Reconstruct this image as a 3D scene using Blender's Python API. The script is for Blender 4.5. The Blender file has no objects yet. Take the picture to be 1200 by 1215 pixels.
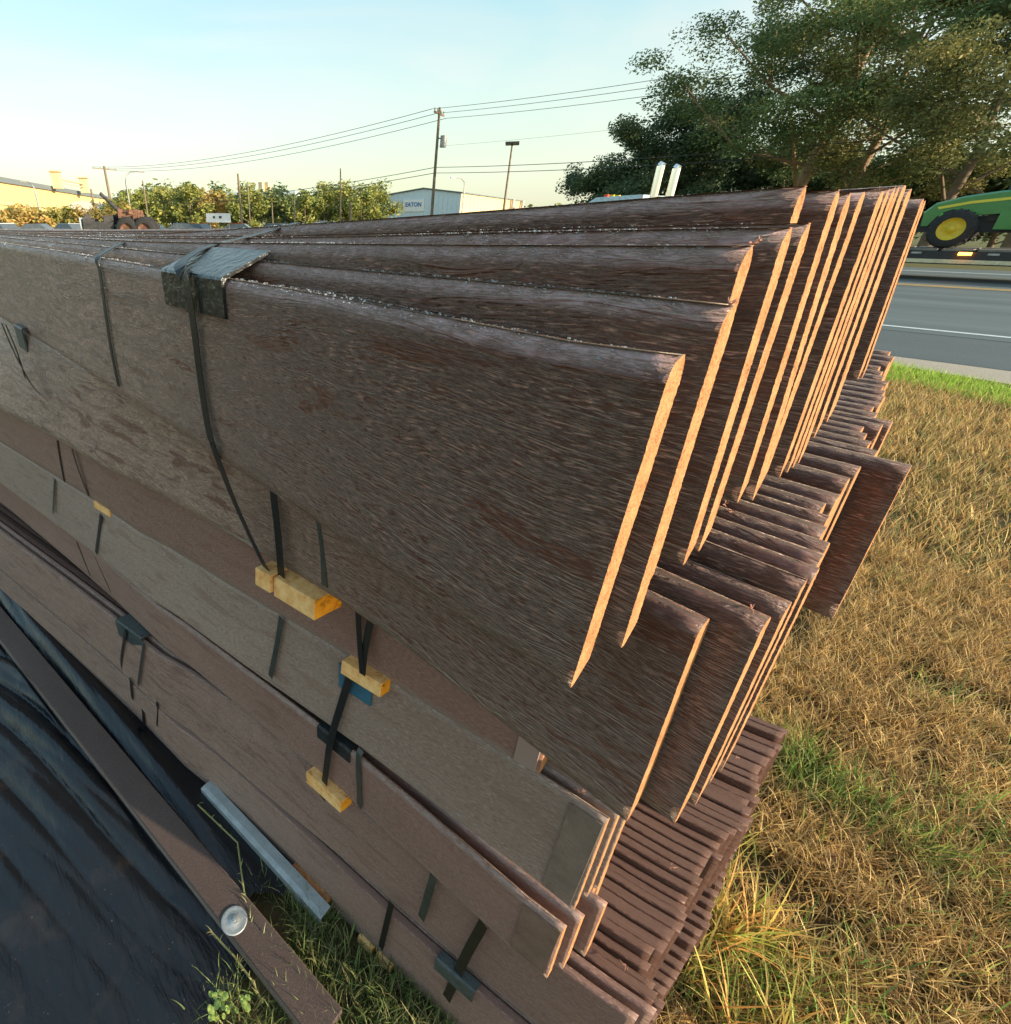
import bpy, math, random
import numpy as np
C = bpy.data.collections.new("place"); bpy.context.scene.collection.children.link(C)
S = 0.7            # pile unit -> metres
EYE = 1.47         # camera height above the ground, metres
SC = bpy.context.scene
# ---------------------------------------------------------------- camera
PITCH = math.atan((607.5-266)/622)
YAW = math.atan2(0.777, 0.63)          # the camera looks along (-0.777, 0.63)
cam = bpy.data.cameras.new("camera"); camo = bpy.data.objects.new("camera", cam); C.objects.link(camo)
camo.location = (0, 0, EYE); camo.rotation_euler = (math.pi/2-PITCH, 0, YAW)
cam.sensor_fit = 'HORIZONTAL'; cam.sensor_width = 36; cam.lens = 622/1200*36
cam.shift_x = 200/1200; cam.clip_start = 0.02; cam.clip_end = 6000
SC.camera = camo
# ---------------------------------------------------------------- light
SUN_EL, SUN_AZ = math.radians(14), math.radians(22)    # azimuth from +X towards +Y
W = bpy.data.worlds.new("World"); SC.world = W; W.use_nodes = True
nt = W.node_tree; nt.nodes.clear()
def N(nt, t, **k):
    n = nt.nodes.new(t)
    for a, v in k.items():
        if a == 'inp':
            for i, x in v.items(): n.inputs[i].default_value = x
        else: setattr(n, a, v)
    return n
def L(nt, a, b): nt.links.new(a, b)
out = N(nt, 'ShaderNodeOutputWorld'); add = N(nt, 'ShaderNodeAddShader'); L(nt, add.outputs[0], out.inputs[0])
sky = N(nt, 'ShaderNodeTexSky', sky_type='NISHITA', sun_disc=False, sun_elevation=SUN_EL, sun_rotation=math.pi/2-SUN_AZ)
sky.dust_density = 2.0
b1 = N(nt, 'ShaderNodeBackground', inp={1: 0.06}); L(nt, sky.outputs[0], b1.inputs[0]); L(nt, b1.outputs[0], add.inputs[0])
tc = N(nt, 'ShaderNodeTexCoord'); sep = N(nt, 'ShaderNodeSeparateXYZ'); L(nt, tc.outputs['Generated'], sep.inputs[0])
rmp = N(nt, 'ShaderNodeValToRGB'); L(nt, sep.outputs[2], rmp.inputs[0])
cr = rmp.color_ramp; cr.elements[0].position = 0.0; cr.elements[0].color = (.72, .76, .48, 1)
cr.elements[1].position = 1.0; cr.elements[1].color = (.14, .33, .55, 1)
for p, c in ((.06, (.70, .77, .53, 1)), (.16, (.60, .74, .60, 1)), (.34, (.27, .60, .68, 1)), (.6, (.22, .44, .58, 1))):
    e = cr.elements.new(p); e.color = c
mp = N(nt, 'ShaderNodeMapping'); mp.inputs['Scale'].default_value = (1.0, 1.0, 4.5); mp.inputs['Rotation'].default_value = (0.25, 0.1, 0.4)
L(nt, tc.outputs['Generated'], mp.inputs[0])
cn = N(nt, 'ShaderNodeTexNoise', inp={'Scale': 1.7, 'Detail': 5, 'Roughness': .5, 'Distortion': .5}); L(nt, mp.outputs[0], cn.inputs['Vector'])
cr2 = N(nt, 'ShaderNodeValToRGB'); L(nt, cn.outputs[0], cr2.inputs[0])
cr2.color_ramp.elements[0].position = .44; cr2.color_ramp.elements[1].position = .62
cr2.color_ramp.elements[1].color = (.75, .75, .75, 1)
mxc = N(nt, 'ShaderNodeMix', data_type='RGBA'); L(nt, cr2.outputs[0], mxc.inputs[0]); L(nt, rmp.outputs[0], mxc.inputs[6])
mxc.inputs[7].default_value = (.74, .74, .63, 1)
b2 = N(nt, 'ShaderNodeBackground', inp={1: .435}); L(nt, mxc.outputs[2], b2.inputs[0]); L(nt, b2.outputs[0], add.inputs[1])
sd = bpy.data.lights.new("sun", 'SUN'); sd.energy = 4.1; sd.angle = math.radians(.7); sd.color = (1, .83, .62)
so = bpy.data.objects.new("sun", sd); C.objects.link(so)
from mathutils import Vector
sv = Vector((math.cos(SUN_EL)*math.cos(SUN_AZ), math.cos(SUN_EL)*math.sin(SUN_AZ), math.sin(SUN_EL)))
so.rotation_euler = sv.to_track_quat('Z', 'Y').to_euler(); so.location = sv*50
SC.view_settings.view_transform = 'Standard'; SC.view_settings.look = 'None'
SC.view_settings.exposure = 1.02; SC.view_settings.gamma = 1; SC.view_settings.use_curve_mapping = False
# ---------------------------------------------------------------- surveying helpers (photo direction -> place)
_cp, _sp = math.cos(PITCH), math.sin(PITCH)
def ray(x, y):
    cx, cy = x-400, -(y-607.5)
    r0, r1, r2 = cx, 622*_cp + cy*_sp, -622*_sp + cy*_cp
    a = (.63, -.777); n = math.hypot(*a); a = (a[0]/n, a[1]/n)
    return np.array([r0*a[0]+r1*a[1], -r0*a[1]+r1*a[0], r2])
def onb(x, y, b): r = ray(x, y); return r*(b/r[1])
def onz(x, y, z): r = ray(x, y); return r*(z/r[2])
def far(x, D, z=0.0):
    r = ray(x, 266); h = math.hypot(r[0], r[1]); return np.array([r[0]/h*D, r[1]/h*D, z])
def farp(x, y, D):
    r = ray(x, y); h = math.hypot(r[0], r[1]); return np.array([r[0]/h*D, r[1]/h*D, EYE+r[2]/h*D])
def Wd(p): return np.array([p[0]*S, p[1]*S, p[2]*S+EYE])      # pile units -> world
# ---------------------------------------------------------------- object helpers
def put(name, me, parent=None):
    o = bpy.data.objects.new(name, me); C.objects.link(o)
    if parent is not None: o.parent = parent
    return o
def tag(o, label=None, cat=None, group=None, kind=None):
    if label: o['label'] = label
    if cat: o['category'] = cat
    if group: o['group'] = group
    if kind: o['kind'] = kind
    return o
def empty(name, loc, label, cat, group=None, rz=0):
    o = put(name, None); o.location = loc; o.rotation_euler = (0, 0, rz); o.empty_display_size = .1
    return tag(o, label, cat, group)
def mesh(name, V, F, mats, parent=None, off=None, mi=None, smooth=False, uv=None, col=None):
    V = np.asarray(V, float).reshape(-1, 3)
    if off is not None: V = V-np.asarray(off)
    elif parent is not None and parent.type == 'EMPTY' and parent.parent is None and parent.get('_w'): V = V-np.array(parent.location)
    me = bpy.data.meshes.new(name)
    if isinstance(F, np.ndarray):
        nF, k = F.shape; me.vertices.add(len(V)); me.vertices.foreach_set('co', V.astype('f').ravel())
        me.loops.add(nF*k); me.loops.foreach_set('vertex_index', F.astype('i').ravel())
        me.polygons.add(nF); me.polygons.foreach_set('loop_start', np.arange(0, nF*k, k, dtype='i'))
        me.update(calc_edges=True)
    else: me.from_pydata(V.tolist(), [], F)
    for m in (mats if isinstance(mats, (list, tuple)) else [mats]): me.materials.append(m)
    if mi is not None: me.polygons.foreach_set('material_index', np.asarray(mi, dtype='i'))
    if isinstance(smooth, bool): me.polygons.foreach_set('use_smooth', np.full(len(me.polygons), smooth))
    else: me.polygons.foreach_set('use_smooth', np.asarray(smooth, bool))
    if uv is not None:
        l = me.uv_layers.new(name='UVMap'); li = np.zeros(len(me.loops), dtype='i'); me.loops.foreach_get('vertex_index', li)
        l.data.foreach_set('uv', np.asarray(uv, dtype='f')[li].ravel())
    if col is not None:
        a = me.color_attributes.new(name='col', type='FLOAT_COLOR', domain='POINT')
        c = np.ones((len(V), 4), 'f'); c[:, :3] = col; a.data.foreach_set('color', c.ravel())
    me.update()
    return put(name, me, parent)
class MB:                      # collects shapes into ONE mesh
    def __init__(s): s.v = []; s.f = []; s.m = []; s.s = []
    def add(s, V, F, m=0, sm=False):
        n = len(s.v); s.v += [tuple(map(float, v)) for v in V]; s.f += [tuple(i+n for i in f) for f in F]; s.m += [m]*len(F); s.s += [sm]*len(F)
    def box(s, c, d, m=0, rz=0, ax=None):
        c = np.array(c, float)
        if ax is None: ax = np.array([[math.cos(rz), math.sin(rz), 0], [-math.sin(rz), math.cos(rz), 0], [0, 0, 1]])
        V = [c+ax[0]*d[0]/2*i+ax[1]*d[1]/2*j+ax[2]*d[2]/2*k for k in (-1, 1) for j in (-1, 1) for i in (-1, 1)]
        s.add(V, [(0, 2, 3, 1), (4, 5, 7, 6), (0, 1, 5, 4), (2, 6, 7, 3), (0, 4, 6, 2), (1, 3, 7, 5)], m)
    def tube(s, P, R, n=8, m=0, cap=True, sm=True):
        P = [np.array(p, float) for p in P]; R = R if hasattr(R, '__len__') else [R]*len(P); V = []; F = []
        for i, p in enumerate(P):
            t = P[min(i+1, len(P)-1)]-P[max(i-1, 0)]; t = t/(np.linalg.norm(t)+1e-9)
            u = np.cross(t, (0, 0, 1) if abs(t[2]) < .9 else (1, 0, 0)); u /= np.linalg.norm(u); w = np.cross(t, u)
            V += [p+R[i]*(math.cos(a)*u+math.sin(a)*w) for a in np.arange(n)*2*math.pi/n]
        for i in range(len(P)-1):
            for j in range(n): k = (j+1) % n; F.append((i*n+j, i*n+k, (i+1)*n+k, (i+1)*n+j))
        s.add(V, F, m, sm)
        if cap: s.add(V[:n], [tuple(range(n))], m); s.add(V[-n:], [tuple(range(n))[::-1]], m)
    def prism(s, O, axu, axv, axw, w, origin, m=0):   # outline O in (u,v), thickness w along axw
        axu, axv, axw, o = map(lambda q: np.array(q, float), (axu, axv, axw, origin)); n = len(O)
        V = [o+axu*p[0]+axv*p[1]+axw*k for k in (0, w) for p in O]
        s.add(V, [tuple(range(n))[::-1], tuple(range(n, 2*n))]+[(i, (i+1) % n, n+(i+1) % n, n+i) for i in range(n)], m)
    def build(s, name, mats, parent=None, off=None): return mesh(name, s.v, s.f, mats, parent, off, s.m, s.s)
def ring(c, r, axw, n=24): pass
# ---------------------------------------------------------------- materials
def mat(name): m = bpy.data.materials.new(name); m.use_nodes = True; t = m.node_tree; return m, t, t.nodes['Principled BSDF']
def simple(name, col, rough=.6, metal=0, var=.25, scale=8, bump=0, bscale=60, spec=.5, emit=None, coat=0):
    m, t, p = mat(name)
    tcx = N(t, 'ShaderNodeTexCoord'); n = N(t, 'ShaderNodeTexNoise', inp={'Scale': scale, 'Detail': 6, 'Roughness': .6}); L(t, tcx.outputs['Object'], n.inputs['Vector'])
    r = N(t, 'ShaderNodeValToRGB'); L(t, n.outputs[0], r.inputs[0])
    r.color_ramp.elements[0].position = .3; r.color_ramp.elements[1].position = .7
    r.color_ramp.elements[0].color = tuple(c*(1-var) for c in col)+(1,); r.color_ramp.elements[1].color = tuple(min(1, c*(1+var)) for c in col)+(1,)
    L(t, r.outputs[0], p.inputs['Base Color'])
    p.inputs['Roughness'].default_value = rough; p.inputs['Metallic'].default_value = metal; p.inputs['Specular IOR Level'].default_value = spec
    p.inputs['Coat Weight'].default_value = coat
    if bump:
        nb = N(t, 'ShaderNodeTexNoise', inp={'Scale': bscale, 'Detail': 5}); L(t, tcx.outputs['Object'], nb.inputs['Vector'])
        bp = N(t, 'ShaderNodeBump', inp={'Strength': bump, 'Distance': .01}); L(t, nb.outputs[0], bp.inputs['Height']); L(t, bp.outputs[0], p.inputs['Normal'])
    if emit: p.inputs['Emission Color'].default_value = emit[0]+(1,); p.inputs['Emission Strength'].default_value = emit[1]
    return m
def siding(name, c_lo, c_hi, rough=.45, bump=.7, fine=1.0, glint_paint=.3, sheen=.5, graze_paint=.0, graze_col=(.30, .26, .205), cap=.0, cap_sky_col=(.34, .26, .26)):
    m, t, p = mat(name)
    uv = N(t, 'ShaderNodeUVMap'); oi = N(t, 'ShaderNodeObjectInfo')
    cb = N(t, 'ShaderNodeCombineXYZ'); m1 = N(t, 'ShaderNodeMath', operation='MULTIPLY', inp={1: 37.0}); L(t, oi.outputs['Random'], m1.inputs[0])
    L(t, m1.outputs[0], cb.inputs[0]); L(t, m1.outputs[0], cb.inputs[1])
    va = N(t, 'ShaderNodeVectorMath', operation='ADD'); L(t, uv.outputs[0], va.inputs[0]); L(t, cb.outputs[0], va.inputs[1])
    def noise(sx, sy, det=6, rgh=.6, dist=0., src=va.outputs[0]):
        mm = N(t, 'ShaderNodeMapping'); mm.inputs['Scale'].default_value = (sx, sy, 1); L(t, src, mm.inputs[0])
        n = N(t, 'ShaderNodeTexNoise', inp={'Scale': 1.0, 'Detail': det, 'Roughness': rgh, 'Distortion': dist}); L(t, mm.outputs[0], n.inputs['Vector']); return n.outputs[0]
    def mth(op, a, b=None, c=None):
        n = N(t, 'ShaderNodeMath', operation=op)
        for i, x in enumerate((a, b, c)):
            if x is None: continue
            if isinstance(x, (int, float)): n.inputs[i].default_value = x
            else: L(t, x, n.inputs[i])
        return n.outputs[0]
    def ramp(x, a, b):
        n = N(t, 'ShaderNodeMapRange', interpolation_type='SMOOTHSTEP', inp={1: a, 2: b}); L(t, x, n.inputs[0]); return n.outputs[0]
    # wandering grain: shift v by a slow noise so streaks bend around "knots"
    warp = mth('MULTIPLY', mth('SUBTRACT', noise(4, 9, 3, .5), .5), .030)
    sp2 = N(t, 'ShaderNodeSeparateXYZ'); L(t, va.outputs[0], sp2.inputs[0])
    cb2 = N(t, 'ShaderNodeCombineXYZ'); L(t, sp2.outputs[0], cb2.inputs[0]); L(t, mth('ADD', sp2.outputs[1], warp), cb2.inputs[1])
    g1 = noise(88*fine, 760*fine, 5, .60, .25, cb2.outputs[0])
    cre = mth('ABSOLUTE', mth('SUBTRACT', noise(3.2, 38, 4, .55, .6, cb2.outputs[0]), .5))
    crease = mth('SUBTRACT', 1.0, ramp(cre, .004, .030))
    g4 = noise(34, 85, 5, .6, .9, cb2.outputs[0])           # fine streaks
    g2 = noise(14, 130, 6, .65, .45, cb2.outputs[0])           # broader cracks
    g3 = noise(7, 30, 5, .6, .4, cb2.outputs[0])             # smooth worn islands
    pores = noise(500, 700, 2, .5)
    isl = ramp(mth('MULTIPLY_ADD', g2, .25, mth('MULTIPLY', g3, .75)), .545, .585)
    crk = ramp(g2, .40, .50)
    fs = ramp(g1, .46, .60); lump = ramp(g4, .36, .60)
    keep = mth('MULTIPLY', mth('SUBTRACT', 1.0, mth('MULTIPLY', isl, .85)), mth('SUBTRACT', 1.0, mth('MULTIPLY', crease, .7)))
    h = mth('ADD', mth('MULTIPLY', mth('ADD', mth('MULTIPLY_ADD', lump, .8, mth('MULTIPLY', fs, .7)), mth('MULTIPLY', crk, .45)), keep), mth('ADD', mth('MULTIPLY', pores, .12), mth('MULTIPLY_ADD', crease, -.45, mth('MULTIPLY', isl, .25))))
    bp = N(t, 'ShaderNodeBump', inp={'Strength': bump, 'Distance': .0017}); L(t, h, bp.inputs['Height']); L(t, bp.outputs[0], p.inputs['Normal'])
    big = noise(1.3, 5, 5, .6, .3)
    mx = N(t, 'ShaderNodeMix', data_type='RGBA'); L(t, ramp(mth('ADD', mth('MULTIPLY', big, .7), mth('MULTIPLY', fs, .3)), .30, .70), mx.inputs[0])
    mx.inputs[6].default_value = c_lo+(1,); mx.inputs[7].default_value = c_hi+(1,)
    mx2 = N(t, 'ShaderNodeMix', data_type='RGBA', blend_type='MIX'); L(t, mth('MULTIPLY', mth('MULTIPLY', mth('MULTIPLY', ramp(g1, .52, .63), mth('MULTIPLY_ADD', crk, .7, .3)), keep), glint_paint), mx2.inputs[0]); L(t, mx.outputs[2], mx2.inputs[6])
    mx2.inputs[7].default_value = tuple(min(1, c*2.7+.09) for c in c_hi)+(1,)  # pale flecks on grain peaks: highlights of the embossing painted into the colour
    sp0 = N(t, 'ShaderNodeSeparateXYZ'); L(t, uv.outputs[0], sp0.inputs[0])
    mx3 = N(t, 'ShaderNodeMix', data_type='RGBA'); graze_fac = mth('MULTIPLY', mth('MULTIPLY', ramp(sp0.outputs[0], .18, .95), graze_paint), mth('MULTIPLY', keep, mth('MULTIPLY', mth('MULTIPLY_ADD', mth('MULTIPLY', ramp(g1, .46, .59), crk), .62, .38), mth('MULTIPLY_ADD', lump, .5, .5))))
    L(t, graze_fac, mx3.inputs[0]); L(t, mx2.outputs[2], mx3.inputs[6]); mx3.inputs[7].default_value = graze_col+(1,)  # beige growing away from the cut end: grazing sky reflection painted into the colour
    mx4 = N(t, 'ShaderNodeMix', data_type='RGBA'); cap_mottle = ramp(noise(60, 160, 3, .6), .40, .62)
    L(t, mth('MULTIPLY', mth('MULTIPLY', mth('MULTIPLY', ramp(sp0.outputs[1], -.0125, -.007), mth('LESS_THAN', sp0.outputs[1], .3)), cap), mth('MULTIPLY_ADD', cap_mottle, .6, .4)), mx4.inputs[0])
    L(t, mx3.outputs[2], mx4.inputs[6]); mx4.inputs[7].default_value = cap_sky_col+(1,)  # pale mottled top edge: sky reflection and edge highlight painted into the colour
    L(t, mx4.outputs[2], p.inputs['Base Color'])
    L(t, mth('SUBTRACT', mth('MULTIPLY_ADD', noise(30, 60, 3), .35, rough-.17), mth('MULTIPLY', isl, .10)), p.inputs['Roughness'])
    p.inputs['Specular IOR Level'].default_value = .30
    p.inputs['Sheen Weight'].default_value = sheen; p.inputs['Sheen Roughness'].default_value = .28; p.inputs['Sheen Tint'].default_value = (1, .86, .70, 1)
    return m
def fibre(name, c1, c2, sc=900, bump=.5, pores=0.0):
    m, t, p = mat(name); tcx = N(t, 'ShaderNodeTexCoord')
    n = N(t, 'ShaderNodeTexNoise', inp={'Scale': sc, 'Detail': 3, 'Roughness': .7}); L(t, tcx.outputs['Object'], n.inputs['Vector'])
    n2 = N(t, 'ShaderNodeTexNoise', inp={'Scale': sc*.12, 'Detail': 4, 'Roughness': .6}); L(t, tcx.outputs['Object'], n2.inputs['Vector'])
    r = N(t, 'ShaderNodeValToRGB'); mm = N(t, 'ShaderNodeMath', operation='MULTIPLY_ADD', inp={1: .6}); L(t, n.outputs[0], mm.inputs[0])
    m3 = N(t, 'ShaderNodeMath', operation='MULTIPLY', inp={1: .4}); L(t, n2.outputs[0], m3.inputs[0]); L(t, m3.outputs[0], mm.inputs[2]); L(t, mm.outputs[0], r.inputs[0])
    vo = N(t, 'ShaderNodeTexVoronoi', inp={'Scale': sc*.55}); L(t, tcx.outputs['Object'], vo.inputs['Vector'])
    r.color_ramp.elements[0].position = .34; r.color_ramp.elements[0].color = tuple(c*.30 for c in c1)+(1,)
    r.color_ramp.elements[1].position = .62; r.color_ramp.elements[1].color = c2+(1,)
    e = r.color_ramp.elements.new(.43); e.color = c1+(1,)
    rv = N(t, 'ShaderNodeValToRGB'); L(t, vo.outputs['Distance'], rv.inputs[0]); rv.color_ramp.elements[0].position = .06; rv.color_ramp.elements[0].color = (.40, .25, .15, 1); rv.color_ramp.elements[1].position = .26
    mv = N(t, 'ShaderNodeMix', data_type='RGBA', blend_type='MULTIPLY', inp={0: pores}); L(t, r.outputs[0], mv.inputs[6]); L(t, rv.outputs[0], mv.inputs[7])
    L(t, mv.outputs[2], p.inputs['Base Color']); p.inputs['Roughness'].default_value = .85; p.inputs['Specular IOR Level'].default_value = .15
    bp = N(t, 'ShaderNodeBump', inp={'Strength': bump, 'Distance': .0012}); L(t, mm.outputs[0], bp.inputs['Height']); L(t, bp.outputs[0], p.inputs['Normal'])
    return m
def attrmat(name, rough=.7, trans=0.0, spec=.2):
    m, t, p = mat(name); a = N(t, 'ShaderNodeAttribute', attribute_name='col'); L(t, a.outputs['Color'], p.inputs['Base Color'])
    p.inputs['Roughness'].default_value = rough; p.inputs['Specular IOR Level'].default_value = spec
    if trans:
        ts = N(t, 'ShaderNodeBsdfTranslucent'); L(t, a.outputs['Color'], ts.inputs[0]); ms = N(t, 'ShaderNodeMixShader', inp={0: trans})
        L(t, p.outputs[0], ms.inputs[1]); L(t, ts.outputs[0], ms.inputs[2]); L(t, ms.outputs[0], t.nodes['Material Output'].inputs[0])
    return m
M = {}
M['s1'] = siding('embossed_dark_brown_siding', (.105, .045, .029), (.185, .086, .056), .36, .95, glint_paint=.55, sheen=.50, graze_paint=1.0, graze_col=(.90, .58, .44), cap=1.0, cap_sky_col=(.36, .24, .23))
M['s2'] = siding('embossed_brown_siding', (.105, .046, .031), (.185, .090, .061), .40, .8, glint_paint=.45, sheen=.5, graze_paint=.85, graze_col=(.82, .56, .42), cap=.35, cap_sky_col=(.17, .125, .125))
M['s3'] = siding('reddish_brown_siding', (.20, .108, .084), (.30, .175, .140), .55, .35, 1.3, .15, sheen=.3, graze_paint=.35, graze_col=(.44, .32, .25), cap=.4, cap_sky_col=(.45, .38, .34))
M['s4'] = siding('grey_brown_siding', (.235, .155, .122), (.35, .252, .205), .5, .5, 1.3, .25, sheen=.4, graze_paint=.5, graze_col=(.54, .45, .36), cap=.3, cap_sky_col=(.40, .36, .32))
M['s6'] = siding('smooth_brown_siding', (.185, .104, .082), (.275, .168, .135), .55, .34, 1.4, .12, sheen=.3, graze_paint=.5, graze_col=(.52, .39, .31))
M['s7'] = siding('dark_comb_siding', (.095, .042, .030), (.150, .075, .054), .6, .5, 1.2, .15, sheen=.1)
M['sleeve'] = simple('grey_sleeve', (.215, .16, .125), .6, 0, .25, 30, .4, 300)
M['sleeve2'] = simple('brown_sleeve', (.20, .125, .092), .6, 0, .25, 30, .4, 300)
M['end'] = fibre('cut_fibreboard_end', (.36, .165, .070), (.54, .28, .13), 650, 1.0, .85)
M['endp'] = fibre('painted_end', (.065, .036, .028), (.11, .064, .050), 500, .3)
M['pine'] = fibre('pine_block', (.82, .42, .14), (.96, .62, .27), 60, .3)
M['pine_end'] = fibre('orange_pine_end', (.85, .33, .02), (.95, .44, .04), 60, .1)
M['strap'] = simple('black_strapping', (.012, .013, .012), .38, 0, .3, 40, .15, 300)
M['strapg'] = simple('grey_green_strapping', (.045, .052, .045), .42, 0, .3, 40, .1, 300)
M['prot'] = simple('black_plastic_protector', (.022, .025, .026), .22, 0, .3, 60, .25, 90)
M['blue'] = simple('blue_plastic_pad', (.035, .13, .20), .5, 0, .2, 30)
M['prot2'] = simple('grey_plastic_protector', (.06, .075, .075), .4, 0, .3, 60, .3, 200)
# ---------------------------------------------------------------- the siding boards
H = .302
def board(parent, off, path, a_end, mface, mend, h=H, t=.022, r=.008, n=44, jag=.0012, lean=0.0, tilt=0.0, step=.16, end_len=7.0, name='board', rnd=None, z_amp=0.0, leanf=None):
    """path: [(a, b_front, z_top)...] from the cut end backwards; the face is at b_front."""
    R = rnd or random
    A = [a_end, a_end-.02, a_end-.08]
    while A[-1] > -end_len: A.append(A[-1]-step*(1 if A[-1] > -1.5 else 2.5))
    A = np.array(A); pa = np.array(path)[::-1]
    B = np.interp(A, pa[:, 0], pa[:, 1]); Z = np.interp(A, pa[:, 0], pa[:, 2])
    for k in range(2):      # soften the kinks
        if len(B) > 6: B[3:-1] = (B[2:-2]+2*B[3:-1]+B[4:])/4; Z[3:-1] = (Z[2:-2]+2*Z[3:-1]+Z[4:])/4
    ph = R.uniform(0, 6); Z = Z+z_amp*np.sin(A*1.7+ph)
    V = -h+t*.9+(h-t*.9-r)*np.linspace(0, 1, n)
    rows = [(0.0, .25*t, -h)]+[(0.0, t, v) for v in V]
    for q in (25, 50, 72): rows.append((r*(1-math.cos(math.radians(q))), t-r*.6*(1-math.cos(math.radians(q))), -r+r*math.sin(math.radians(q))))
    rows.append((r, t-r*.8, 0.0))
    rows = np.array(rows); m = len(rows)
    side = np.vstack([rows[:, [0, 2]], rows[:, [1, 2]]])          # (c, v) front rows then back rows
    ns = len(A); P = np.zeros((ns, 2*m, 3)); UV = np.zeros((ns, 2*m, 2))
    arc = np.concatenate([[0], np.cumsum(np.hypot(np.diff(A), np.diff(B)))])*S
    for i in range(ns):
        P[i, :, 0] = A[i]-tilt*side[:, 1]/h if i == 0 else A[i]
        lf = leanf(A[i]) if leanf else 0.0; P[i, :, 1] = B[i]+side[:, 0]+lean*side[:, 1]+lf*(1+side[:, 1]/h); P[i, :, 2] = Z[i]+side[:, 1]
        UV[i, :, 0] = arc[i]; UV[i, :, 1] = side[:, 1]*S; UV[i, m:, 1] += .7
    if jag:
        w = np.array([R.gauss(0, 1) for _ in range(2*m)]); slow = np.interp(np.linspace(0, 1, 2*m), np.linspace(0, 1, 14), [R.gauss(0, 1) for _ in range(14)])
        P[0, :, 0] += jag*(w*.16+slow*.12); sl2 = np.interp(np.linspace(0, 1, m), np.linspace(0, 1, 9), [R.gauss(0, 1) for _ in range(9)])
        P[0, :, 1] += np.tile(sl2, 2)*jag*.12
        P[0, :m, 1] += jag*np.abs([R.gauss(0, .15) for _ in range(m)]); P[0, m:, 1] += jag*np.array([min(.2, R.gauss(0, .2))+(R.uniform(.3, 1.3) if R.random() < .08 else 0) for _ in range(m)])
        P[1, :, 0] = np.minimum(P[1, :, 0], P[0, :, 0]-.006)
    F = []; mi = []; sm = []
    for i in range(ns-1):
        o, q = i*2*m, (i+1)*2*m
        for j in range(m-1):
            F.append((o+j, q+j, q+j+1, o+j+1)); F.append((o+m+j+1, q+m+j+1, q+m+j, o+m+j)); mi += [0, 0]; sm += [True, True]
        F.append((o+m-1, q+m-1, q+2*m-1, o+2*m-1)); F.append((o+m, q+m, q, o)); mi += [0, 0]; sm += [True, False]
    for j in range(m-1): F.append((j, j+1, m+j+1, m+j)); mi.append(1); sm.append(False)
    o = (ns-1)*2*m
    for j in range(m-1): F.append((o+m+j, o+m+j+1, o+j+1, o+j)); mi.append(1); sm.append(False)
    Vw = P.reshape(-1, 3)*S; Vw[:, 2] += EYE
    return mesh(name, Vw, F, [mface, mend], parent, off, mi, sm, UV.reshape(-1, 2))
def ribbon(name, pts, wdir, w, mat_, parent, off, th=.0009, label=None):
    """flat strap: pts in pile units, width vector along wdir (unit), width w in metres"""
    P = [Wd(p) for p in pts]; wd = np.array(wdir, float); wd /= np.linalg.norm(wd); V = []; F = []
    # resample with a rounded polyline
    for k in range(2):
        Q = [P[0]]
        for a, b in zip(P[:-1], P[1:]): Q += [a*.78+b*.22, a*.22+b*.78]
        P = Q+[P[-1]]
    for i, p in enumerate(P):
        t = P[min(i+1, len(P)-1)]-P[max(i-1, 0)]; t /= np.linalg.norm(t)+1e-9
        u = wd-t*np.dot(wd, t); u /= np.linalg.norm(u)+1e-9; n = np.cross(t, u)
        V += [p-u*w/2, p+u*w/2, p+u*w/2+n*th, p-u*w/2+n*th]
    for i in range(len(P)-1):
        for j in range(4): k = (j+1) % 4; F.append((i*4+j, i*4+k, i*4+4+k, i*4+4+j))
    F += [(0, 1, 2, 3), (len(V)-1, len(V)-2, len(V)-3, len(V)-4)]
    o = mesh(name, V, F, mat_, parent, off)
    if label: o['label'] = label
    return o
rnd = random.Random(5)
def bundle(a, b, z, label):
    o = empty('siding_bundle', Wd((a, b, z)), label, 'siding bundle', 'strapped bundles of siding boards'); return o, np.array(Wd((a, b, z)))
# layer 1 --------------------------------------------------------------------
B1, O1 = bundle(-3, .6, -.378, 'topmost bundle of dark embossed boards, raw orange ends fanned out to the right')
L1 = [  # a_top, b, z_top, a_bot, thickness
 (-.131, .388, -.076, -.134, .024), (-.127, .443, -.049, -.120, .022), (-.138, .478, -.013, -.129, .021), (-.137, .551, -.002, -.121, .021),
 (-.134, .585, .001, -.120, .021), (-.158, .636, .029, -.145, .021), (-.143, .679, .027, -.122, .021), (-.139, .703, .025, -.114, .021),
 (-.136, .740, .027, -.119, .019), (-.131, .790, .029, -.112, .018), (-.130, .810, .031, -.110, .016), (-.129, .828, .033, -.109, .015),
 (-.129, .845, .034, -.108, .017), (-.141, .955, .040, -.118, .021), (-.150, 1.060, .038, -.125, .016), (-.152, 1.085, .041, -.127, .018),
 (-.178, 1.42, .038, -.152, .022), (-.178, 1.45, .036, -.150, .018)]
zp = {0: [(-.2, -.003), (-.5, .006), (-1, .008), (-1.4, .013), (-2.5, .018), (-7.5, .028)],
      1: [(-.3, .002), (-.6, .001), (-1.4, .002), (-2.7, .004), (-7.5, .010)],
      2: [(-.43, -.007), (-.63, -.009), (-1.2, -.020), (-3, -.024), (-7.5, -.024)],
      3: [(-.4, -.005), (-.7, -.015), (-.9, -.019), (-1.3, -.026), (-3, -.036), (-7.5, -.045)]}
zr = [(-.26, -.004), (-.38, -.009), (-.59, -.019), (-.8, -.025), (-.96, -.030), (-1.47, -.050), (-3.8, -.070), (-7.5, -.080)]
boards1 = []
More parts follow.
